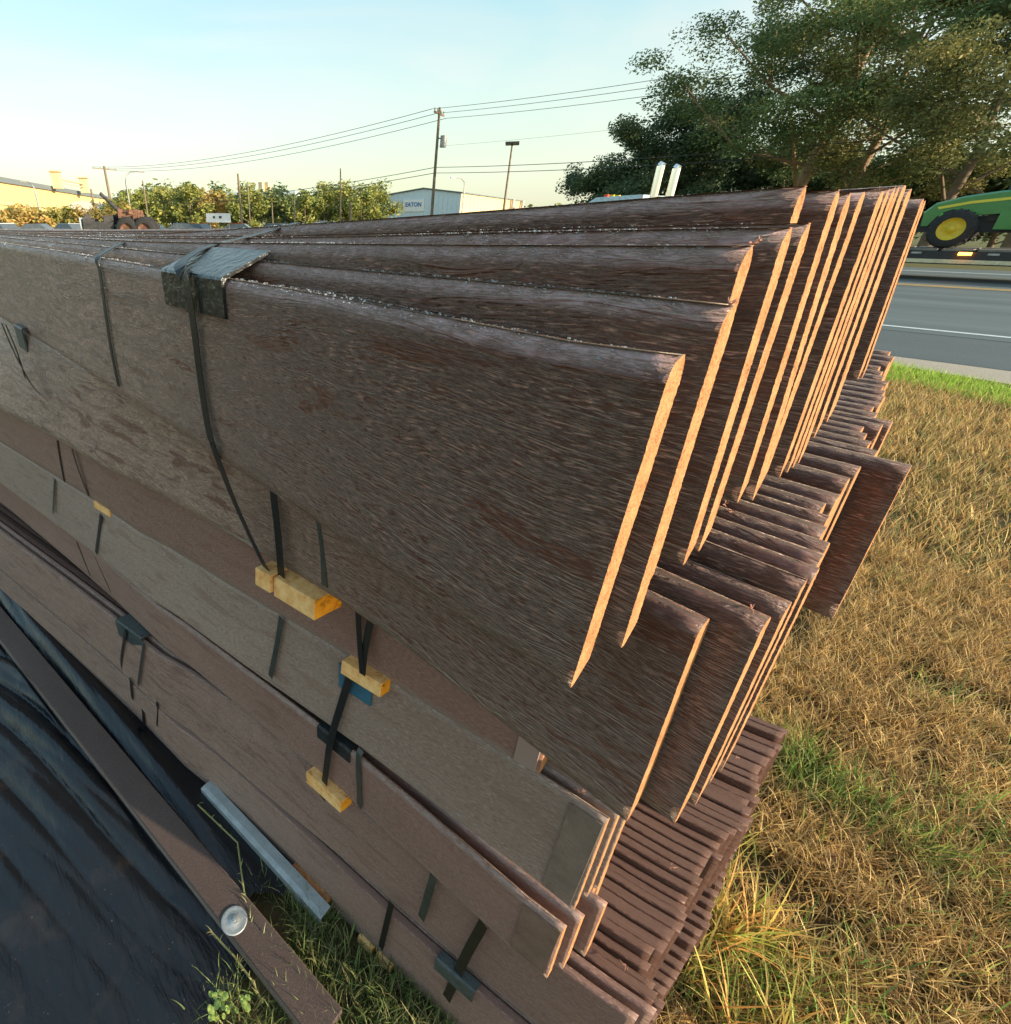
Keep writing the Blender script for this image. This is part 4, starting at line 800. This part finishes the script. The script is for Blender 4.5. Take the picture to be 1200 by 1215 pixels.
for k, x in enumerate((73, 104)):
    q = farp(x, 240, 176 if k == 0 else 196); mb = MB(); mb.box((q[0], q[1], hh+2.2), (2.0, 2.0, 3.6), 0, math.atan2(wd_[1], wd_[0])); mb.box((q[0], q[1], hh+4.2), (2.8, 2.8, .3), 0, math.atan2(wd_[1], wd_[0])); mb.build('roof_vent', M['wallw'], wh, WO)
qa, qb = farp(80, 240, 180), farp(103, 240, 195)
mb = MB(); mb.tube([(qa[0], qa[1], hh+2.6), (qb[0], qb[1], hh+2.6)], .25, 6); mb.tube([(qa[0], qa[1], hh+1.8), (qb[0], qb[1], hh+1.8)], .12, 6); mb.build('duct', M['wallw'], wh, WO)
# far plant with pale vents among the trees
q = farp(322, 240, 190); fp = empty('far_factory', (q[0], q[1], 0), 'far pale building roof with two small orange lit vents above the tree row', 'building'); FO = np.array([q[0], q[1], 0])
mb = MB(); mb.box((q[0], q[1], 5), (22, 16, 10), 0, .6); mb.build('wall', M['wallb'], fp, FO)
for x in (312, 319): v = farp(x, 240, 188); mb = MB(); mb.box((v[0], v[1], 11.2), (1.5, 1.5, 2.8), 0, .3); mb.build('roof_vent', M['wallw'], fp, FO)
# curved white tank end
q = farp(108, 240, 150); mb = MB()
tk = empty('storage_dome', (q[0], q[1], 0), 'pale rounded shelter end standing before the right part of the warehouse', 'shelter')
V = []; 
for i in range(7):
    for j in range(13):
        a = math.pi*j/12; V.append((-6+12*i/6, math.cos(a)*6.5, math.sin(a)*6.0))
F = [(i*13+j, i*13+13+j, i*13+14+j, i*13+j+1) for i in range(6) for j in range(12)]+[tuple(range(13)), tuple(range(90, 77, -1))]
mb.add(V, F, 0, False); o = mb.build('shell', simple('pale_fabric', (.55, .55, .48), .7), tk, np.zeros(3)); tk.rotation_euler = (0, 0, 2.6)
# ---------------------------------------------------------------- poles, lamps, wires
M['pole'] = simple('weathered_pole', (.22, .17, .11), .9, scale=2); M['steel'] = simple('grey_steel', (.35, .35, .33), .5, .4); M['dark'] = simple('dark_metal', (.04, .04, .045), .5); M['wire'] = simple('wire', (.05, .05, .05), .6)
def utility(x, D, top, label, arm=2.4, lean=0, tr=False, r=.16, grp='wooden utility poles'):
    q = far(x, D); o = empty('utility_pole', (q[0], q[1], 0), label, 'utility pole', grp)
    mb = MB(); mb.tube([(0, 0, -.2), (lean, 0, top)], [r, r*.7], 8); mb.build('shaft', M['pole'], o, np.zeros(3))
    if arm:
        mb = MB(); mb.box((lean, 0, top-.45), (.12, arm, .14), 0, .35); mb.build('crossarm', M['pole'], o, np.zeros(3))
        for s_ in (-.92, -.35, .35, .92):
            mb = MB(); dx = -math.sin(.35)*s_*arm/2; dy = math.cos(.35)*s_*arm/2; mb.tube([(lean+dx, dy, top-.38), (lean+dx, dy, top-.15)], [.05, .07], 6); mb.build('insulator', M['steel'], o, np.zeros(3))
    if tr:
        mb = MB(); mb.tube([(.45, .35, top-3.0), (.45, .35, top-2.1)], .30, 12); mb.build('transformer', M['steel'], o, np.zeros(3))
        mb = MB(); mb.box((.2, .15, top-2.3), (.6, .08, .08), 0, .6); mb.build('bracket', M['dark'], o, np.zeros(3))
    return np.array([q[0]+lean, q[1], top])
P0 = utility(511.5, 60, 10.75, 'wooden utility pole with crossarm and grey transformer in front of the blue shed', tr=True)
P1 = utility(136.5, 122, 10.8, 'distant utility pole with plain crossarm behind the orange machine', arm=5.2, lean=-.3, r=.3)
utility(116, 80, 5.2, 'short bare wooden pole beside the orange machine', arm=0, r=.17); utility(287, 70, 6.4, 'tall bare pole right of the white sign', arm=.0, r=.16)
utility(297, 74, 5.6, 'slim bare pole just right of the tall bare one', arm=0, r=.10); utility(350, 70, 3.9, 'short pale pole in the middle of the far trees', arm=0, r=.13)
utility(324, 75, 3.8, 'thin short pole left of the short pale one', arm=0, r=.09)
utility(177, 90, 6.8, 'slim pole before the green far trees at the left', arm=0, r=.13); utility(416, 68, 3.6, 'pale stub pole near the right end of the far trees', arm=0, r=.16); utility(404, 68, 6.8, 'tall slim pole near the right end of the far trees', arm=0, r=.1)
PR = np.array([16.0, 46.0, 11.0])
oR = empty('utility_pole', (PR[0], PR[1], 0), 'utility pole beyond the right edge carrying the wires', 'utility pole', 'wooden utility poles'); mb = MB(); mb.tube([(0, 0, -.2), (0, 0, 11)], [.16, .11], 8); mb.build('shaft', M['pole'], oR, np.zeros(3))
def wire(a, b, sag, r, label):
    P = [np.array(a)*(1-f)+np.array(b)*f-np.array([0, 0, 4*sag*f*(1-f)]) for f in np.linspace(0, 1, 26)]
    mb = MB(); mb.tube(P, r, 4, cap=False); o = mb.build('power_line', M['wire']); tag(o, label, 'power line', 'overhead power lines')
for k, dy in enumerate((-1.0, -.3, 1.0)):
    n_ = ['nearest', 'middle', 'farthest'][k]
    wire(P0+[0, dy, -.2-.25*k], P1+[0, dy*2, -.2-.2*k], 1.3, .022, n_+' upper wire running left from the transformer pole'); wire(P0+[0, dy, -.2-.25*k], PR+[0, dy, -.2-.25*k], .9, .016, n_+' upper wire running right from the transformer pole')
for k in (0, 1):
    z_ = -4.55-.45*k; n_ = ['higher', 'lower'][k]
    wire(P0+[0, 0, z_], P1+[0, 0, z_-.6], 1.2, .026, n_+' of the lower wires running left'); wire(P0+[0, 0, z_], PR+[0, 0, z_], .8, .022, n_+' of the lower wires running right')
wire(P0+[0, 0, -2.9], PR+[0, 0, -2.4], .7, .007, 'faint thin wire between the upper and lower ones'); 
def lamp(x, D, top, label, kind, flip=1):
    q = far(x, D); o = empty('street_lamp', (q[0], q[1], 0), label, 'street lamp', 'street lamps')
    mb = MB()
    if kind == 'T': mb.tube([(0, 0, 0), (0, 0, top)], [.16, .10], 8); mb.build('pole', M['pole'], o, np.zeros(3)); mb = MB(); mb.box((0, 0, top), (1.6, 2.4, .16), 0, .6); mb.build('lamp_head', M['dark'], o, np.zeros(3))
    else:
        u = np.array([.35, .94])*flip; P = [(0, 0, 0), (0, 0, top-1.2), (u[0]*.15, u[1]*.15, top-.5), (u[0]*.8, u[1]*.8, top-.08), (u[0]*1.9, u[1]*1.9, top)]
        mb.tube(P, [.13, .10, .08, .07, .06], 8); mb.build('pole', M['steel'], o, np.zeros(3)); mb = MB(); mb.box((u[0]*2.2, u[1]*2.2, top-.02), (.8, .3, .18), 0, math.atan2(u[1], u[0])); mb.build('lamp_head', M['steel'], o, np.zeros(3))
lamp(595.5, 80, 10.05, 'tall flat topped parking lot lamp right of the transformer pole', 'T')
lamp(157.5, 88, 7.7, 'curved street lamp right of the distant crossarm pole', 'C'); lamp(51, 80, 5.8, 'leaning lamp pole before the yellow warehouse', 'C', -.4); lamp(547, 100, 7.9, 'small curved lamp above the blue shed roof', 'C', -1)
# small white sign
sp_ = far(260, 60); o = empty('roadside_sign', (sp_[0], sp_[1], 0), 'small white rectangular sign with dark print before the far trees', 'sign')
az_ = math.atan2(sp_[1], sp_[0])-math.pi/2; mb = MB(); mb.box((0, 0, 2.02), (2.35, .08, .78), 0, az_); q = mb.build('panel', M['sgn'], o, np.zeros(3))
for s_ in (-.9, .9): mb = MB(); mb.tube([(s_*math.cos(az_), s_*math.sin(az_)+.06, 0), (s_*math.cos(az_), s_*math.sin(az_)+.06, 1.7)], .04, 6); mb.build('post', M['steel'], o, np.zeros(3))
for px_, wd2 in ((-.42, .20), (.18, .26)):      # two dark printed marks, too far off to read
    mb = MB(); mb.box((px_*math.cos(az_)+math.sin(az_)*.05, px_*math.sin(az_)-math.cos(az_)*.05, 2.08), (wd2, .02, .2), 0, az_); mb.build('print_mark', M['dark'], q, np.zeros(3))
# ---------------------------------------------------------------- vehicles
M['tyre'] = simple('tyre', (.025, .025, .025), .85, bump=.5, bscale=30); M['glass'] = simple('window_glass', (.10, .12, .13), .15); M['green'] = simple('green_paint', (.03, .22, .045), .3, var=.1, coat=.5)
M['yrim'] = simple('yellow_rim', (.72, .52, .03), .45, var=.1); M['black'] = simple('black_frame', (.02, .02, .022), .5); M['deck'] = simple('worn_deck', (.20, .18, .15), .8); M['chrome'] = simple('chrome', (.85, .85, .85), .12, 1, .02)
M['ystripe'] = simple('yellow_stripe', (.80, .66, .06), .4, var=.05)
def wheel(parent, c, r, w, rimm, ax=(0, 1, 0), name='wheel', lugs=0):
    hub = put(name, None, parent); hub.location = c; axv = np.array(ax, float); u = np.cross(axv, (0, 0, 1)); u /= np.linalg.norm(u); v = np.cross(u, axv)
    pr = [(-w/2, r*.58), (-w/2, r*.86), (-w*.38, r*.97), (0, r), (w*.38, r*.97), (w/2, r*.86), (w/2, r*.58)]; n = 28
    V = [axv*a+(u*math.cos(t_)+v*math.sin(t_))*q for a, q in pr for t_ in np.arange(n)*2*math.pi/n]; F = [(i*n+j, i*n+(j+1) % n, i*n+n+(j+1) % n, i*n+n+j) for i in range(6) for j in range(n)]
    mb = MB(); mb.add(V, F, 0, True)
    for k in range(lugs):
        t_ = k*2*math.pi/lugs; c_ = (u*math.cos(t_)+v*math.sin(t_)); mb.box(c_*r*.99+axv*w*(.2 if k % 2 else -.2), (w*.5, r*.06, r*.10), 0, ax=np.array([axv, np.cross(c_, axv), c_]))
    mb.build('tyre', M['tyre'], hub, np.zeros(3))
    pr = [(-w*.42, r*.60), (-w*.30, r*.54), (-w*.18, r*.45), (-w*.18, r*.2), (-w*.30, r*.16), (-w*.32, 0.001)]
    V = []; F = []
    for a, q in pr: V += [axv*a+(u*math.cos(t_)+v*math.sin(t_))*q for t_ in np.arange(n)*2*math.pi/n]
    F = [(i*n+j, i*n+(j+1) % n, i*n+n+(j+1) % n, i*n+n+j) for i in range(5) for j in range(n)]
    mb = MB(); mb.add(V, F, 0, True); mb.add([v_*1-axv*0+axv*w*.72 for v_ in V], F, 0, True)
    for k in range(6):
        t_ = k*math.pi/3; c_ = (u*math.cos(t_)+v*math.sin(t_))*r*.32; mb.tube([axv*(-w*.18)+c_, axv*(-w*.24)+c_], r*.035, 6)
    mb.build('rim', rimm, hub, np.zeros(3)); return hub
TB = 25.6           # middle of the trailer across the road
x_front = -7.6
tr = empty('lowboy_trailer', (0, TB, 0), 'black lowboy trailer with amber side light carrying the green tractor', 'trailer'); Z3 = np.zeros(3)
mb = MB(); mb.box((0, -1.25, .62), (16, .14, .34)); mb.box((0, 1.25, .62), (16, .14, .34)); mb.box((0, 0, .60), (16, .3, .25)); mb.build('frame', M['black'], tr, Z3)
mb = MB(); mb.box((0, -1.325, .53), (16, .01, .10)); mb.build('reflective_strip', simple('strip', (.62, .55, .35), .5), tr, Z3)
for k in range(22): mb = MB(); mb.box((-7.6+k*.72, 0, .82), (.62, 2.4, .05)); mb.build('deck_plank', M['deck'], tr, Z3)
ax_ = onb(1146, 300, (TB-1.34)/1)[0]; mb = MB(); mb.box((ax_, -1.36, .735), (.26, .05, .07)); mb.build('side_light', simple('amber_light', (1, .4, .05), .4, emit=((1, .30, .03), 9)), tr, Z3)
for xx in (ax_-1.0, ax_+.55, ax_+1.35): mb = MB(); mb.box((xx, -1.335, .735), (.22, .02, .05)); mb.build('chain_slot', M['steel'], tr, Z3)
for xx in (5.6, 6.8): wheel(tr, (xx, -1.0, .45), .45, .3, M['steel'], lugs=0); wheel(tr, (xx, 1.0, .45), .45, .3, M['steel'], lugs=0)
# farm tractor on it
wx = onb(1130, 270, TB-.8)[0]; fr = .50
ft = empty('farm_tractor', (wx, TB, .85), 'green farm tractor with yellow wheels chained on the trailer', 'tractor')
wheel(ft, (0, -.78, fr), fr, .34, M['yrim'], lugs=20); wheel(ft, (0, .78, fr), fr, .34, M['yrim'], lugs=20)
wheel(ft, (2.3, -.85, .80), .80, .46, M['yrim'], lugs=24); wheel(ft, (2.3, .85, .80), .80, .46, M['yrim'], lugs=24)
hood = [(-.75, .62), (-.80, .95), (-.62, 1.18), (-.1, 1.34), (.6, 1.45), (1.35, 1.50), (1.5, 1.46), (1.5, 1.0), (.6, .92), (.3, .9), (.1, 1.0), (-.2, 1.06), (-.45, .95), (-.6, .62)]
mb = MB(); V = []; nH = len(hood)
for yy, sc2, dz in ((-.36, .97, -.05), (-.26, 1, 0), (.26, 1, 0), (.36, .97, -.05)): V += [(x*sc2, yy, z+dz) for x, z in hood]
F = [(i*nH+j, i*nH+(j+1) % nH, i*nH+nH+(j+1) % nH, i*nH+nH+j) for i in range(3) for j in range(nH)]+[tuple(range(nH)), tuple(range(4*nH-1, 3*nH-1, -1))]
mb.add(V, F); mb.build('hood', M['green'], ft, Z3)
for sgy in (-1, 1):
    st2 = [(-.55, 1.10), (.1, 1.24), (1.2, 1.36), (1.25, 1.30), (.1, 1.17), (-.5, 1.04)]
    mb = MB(); mb.add([(x, sgy*.375, z-.03) for x, z in st2]+[(x, sgy*.365, z-.03) for x, z in st2], [(0, 1, 2, 3, 4, 5), (11, 10, 9, 8, 7, 6)]); mb.build('hood_stripe', M['ystripe'], ft, Z3)
mb = MB(); mb.box((.5, 0, .62), (2.6, .38, .42)); mb.box((1.0, 0, .85), (.9, .5, .3)); mb.box((0, 0, .45), (.22, 1.2, .18)); mb.build('chassis', M['black'], ft, Z3)
mb = MB(); mb.box((1.05, -.62, .72), (.5, .3, .45)); mb.build('fuel_tank', M['green'], ft, Z3)
fen = [(math.cos(a)*.95+2.3, math.sin(a)*.95+.80) for a in np.linspace(.3, 2.7, 12)]
for sgy in (-1, 1):
    mb = MB(); V = [(x, sgy*.62+d, z+k) for d in (0, sgy*.46) for k in (0, .04) for x, z in fen]; n = 12
    F = []
    for i in range(n-1): F += [(i, i+1, 2*n+i+1, 2*n+i), (n+i, 3*n+i, 3*n+i+1, n+i+1), (i, n+i, n+i+1, i+1), (2*n+i, 2*n+i+1, 3*n+i+1, 3*n+i)]
    mb.add(V, F, 0, True); mb.build('fender', M['green'], ft, Z3)
mb = MB(); mb.box((2.2, 0, 1.32), (.5, .5, .12)); mb.box((2.45, 0, 1.58), (.1, .5, .5)); mb.build('seat', M['black'], ft, Z3)
mb = MB(); mb.tube([(1.45, 0, 1.35), (1.72, 0, 1.72)], .03, 6); mb.tube([(1.72+.2*math.cos(a)*.8, .2*math.sin(a), 1.74+.12*math.cos(a)) for a in np.linspace(0, 6.28, 17)], .018, 6); mb.build('steering_wheel', M['black'], ft, Z3)
mb = MB(); mb.tube([(2.75, -.55, .9), (2.75, -.55, 2.7), (2.75, .55, 2.7), (2.75, .55, .9)], .05, 6); mb.build('roll_bar', M['black'], ft, Z3)
mb = MB(); mb.tube([(.7, .1, 1.4), (.7, .1, 1.95)], .04, 8); mb.build('exhaust', M['black'], ft, Z3)
# highway truck pulling it: only its roof and twin stacks rise over the boards
sx1, sx2 = onb(776, 232, TB-.9)[0], onb(796, 228, TB-.9)[0]
tk2 = empty('highway_truck', (sx1, TB, 0), 'highway truck whose cab roof and twin bright exhaust stacks rise above the boards', 'truck')
sz = EYE+onb(784, 193, TB-.9)[2]
for xx, zt in ((0, sz), (sx2-sx1, sz-.12)):
    mb = MB(); mb.tube([(xx, -.9, 1.0), (xx, -.9, zt-.1)], .15, 14); mb.tube([(xx, -.9, zt-.1), (xx+.05, -.9, zt)], [.15, .12], 14); mb.build('exhaust_stack', M['chrome'], tk2, Z3)
cab = [(-4.2, .6), (-4.25, 1.35), (-2.9, 1.55), (-2.55, 2.25), (-2.2, 2.45), (-.4, 2.5), (-.4, .6)]
mb = MB(); V = [(x, y, z) for y in (-1.15, 1.15) for x, z in cab]; n = 7; mb.add(V, [tuple(range(n))[::-1], tuple(range(n, 2*n))]+[(i, (i+1) % n, n+(i+1) % n, n+i) for i in range(n)]); mb.build('cab', simple('pale_blue_paint', (.45, .60, .68), .3, coat=.5), tk2, Z3)
mb = MB(); mb.box((-1.9, -1.16, 2.0), (.9, .03, .5)); mb.build('side_window', M['glass'], tk2, Z3)
for k in range(3): mb = MB(); mb.box((-2.1, -.5+.5*k, 2.53), (.16, .12, .09)); mb.build('roof_light', simple('red_light', (.8, .08, .05), .4) if k == 0 else M['yrim'], tk2, Z3)
mb = MB(); mb.box((1.1, 0, .95), (5.5, .9, .25)); mb.build('frame', M['black'], tk2, Z3)
mb = MB(); V = [(x, y, z) for y in (-1.0, 1.0) for x, z in [(-.3, 1.0), (-.3, 2.3), (.2, 2.42), (1.6, 2.30), (1.9, 2.1), (1.9, 1.0)]]; n = 6; mb.add(V, [tuple(range(n))[::-1], tuple(range(n, 2*n))]+[(i, (i+1) % n, n+(i+1) % n, n+i) for i in range(n)]); mb.build('load_cover', simple('brown_cover', (.22, .16, .11), .7), tk2, Z3)
for xx in (-3.5, 1.6, 2.9):
    for yy in (-.95, .95): wheel(tk2, (xx, yy, .5), .5, .3, M['steel'])
# parked cars
colsC = [('white', (.75, .75, .72)), ('red', (.45, .03, .02)), ('silver', (.42, .44, .45)), ('black', (.03, .03, .035)), ('blue', (.06, .12, .28)), ('grey', (.2, .2, .2)), ('white', (.7, .72, .75)), ('dark green', (.04, .10, .07))]
carp = [simple('car_paint_'+n_.replace(' ', '_'), c, .25, var=.03, coat=.6) for n_, c in colsC]
def car(x, D, ci, rz, label):
    q = far(x, D); o = empty('parked_car', (q[0], q[1], 0), label, 'car', 'cars parked before the far trees', rz)
    body = [(-2.2, .35), (-2.25, .75), (-2.0, .92), (-1.3, .98), (1.2, 1.0), (2.05, .9), (2.25, .7), (2.2, .35)]
    mb = MB(); n = len(body); V = [(a, y, z) for y in (-.88, .88) for a, z in body]; mb.add(V, [tuple(range(n))[::-1], tuple(range(n, 2*n))]+[(i, (i+1) % n, n+(i+1) % n, n+i) for i in range(n)]); mb.build('body', carp[ci], o, Z3)
    cb_ = [(-1.7, .97), (-1.0, 1.48), (.5, 1.52), (1.25, .99)]; mb = MB(); V = [(a, y*(1 if z < 1.2 else .82), z) for y in (-.82, .82) for a, z in cb_]; mb.add(V, [(3, 2, 1, 0), (4, 5, 6, 7)]+[(i, (i+1) % 4, 4+(i+1) % 4, 4+i) for i in range(4)]); mb.build('cabin', M['glass'], o, Z3)
    mb = MB(); mb.box((-.25, 0, 1.53), (1.5, 1.32, .05)); mb.build('roof', carp[ci], o, Z3)
    for a in (-1.4, 1.4):
        for y in (-.86, .86): mb = MB(); mb.tube([(a, y-.1, .33), (a, y+.1, .33)], .33, 14); mb.build('wheel', M['tyre'], o, Z3)
wh_ = ['at the left edge of the photo', 'second from the left edge', 'before the warehouse wall', 'left of the orange machine', 'just left of the orange machine', 'right of the orange machine', 'below the curved street lamp', 'before the far trees left of the sign', 'left below the small white sign', 'right below the small white sign', 'right of the tall bare pole', 'behind the strap over the boards', 'at the right end of the car row', 'farthest right before the shed']
for i, x in enumerate([4, 24, 45, 66, 84, 180, 198, 218, 237, 262, 285, 310, 332, 356]):
    if i in (1, 3, 6, 9, 11, 13): continue
    ci = [6, 2, 3, 0, 2, 3, 2, 4, 1, 0, 1, 6, 5, 7][i]; car(x, 58+3*(i % 3), ci, .4+.25*(i % 4), colsC[ci][0]+' parked car '+wh_[i])
# scrap machine
q = far(135, 46); sm_ = empty('forestry_machine', (q[0], q[1], 0), 'dark burnt looking machine with big tyres, orange engine and raised boom', 'machine', rz=math.atan2(q[1], q[0])+math.pi/2-.25+math.pi); sm_.scale = (1.1, 1.1, 1.3)
M['rust'] = simple('rusty_orange', (.17, .085, .05), .8, var=.6, scale=6); M['soot'] = simple('soot', (.05, .05, .05), .8, var=.5, scale=6)
for xx in (1.0, 2.1): wheel(sm_, (xx, -.7, .75), .75, .5, M['rust'], lugs=14); wheel(sm_, (xx, .7, .75), .75, .5, M['rust'], lugs=14)
mb = MB(); mb.box((-.8, 0, .8), (1.9, 1.3, .9)); mb.box((-1.5, 0, 1.1), (.7, 1.1, .6), 0, .2); mb.box((-.3, .1, 1.35), (.6, .9, .4), 0, .3)
rr = random.Random(4)
for k in range(26): mb.box((rr.uniform(-1.9, .4), rr.uniform(-.7, .7), rr.uniform(.4, 1.5)), (rr.uniform(.15, .5), rr.uniform(.15, .5), rr.uniform(.1, .4)), 0, rr.uniform(0, 3))
mb.build('body', M['soot'], sm_, Z3)
mb = MB(); mb.box((1.2, 0, 1.45), (1.5, .9, .4), 0, .1); mb.tube([(.5, 0, 1.6), (1.7, 0, 1.7)], .18, 8)
for k in range(12): mb.box((rr.uniform(.5, 2.0), rr.uniform(-.5, .5), rr.uniform(1.3, 1.8)), (rr.uniform(.1, .4), rr.uniform(.1, .4), rr.uniform(.1, .3)), 0, rr.uniform(0, 3))
mb.build('engine', M['rust'], sm_, Z3)
mb = MB(); mb.tube([(.9, 0, 1.4), (-.5, 0, 2.6)], [.14, .10], 6); mb.tube([(1.1, .2, 1.5), (-.1, .2, 2.2)], .06, 6); mb.build('boom', M['soot'], sm_, Z3)
mb = MB(); mb.box((-1.9, 0, 1.0), (.08, 1.2, .9), 0, 0); mb.build('glass_panel', simple('pale_panel', (.4, .5, .52), .3), sm_, Z3)
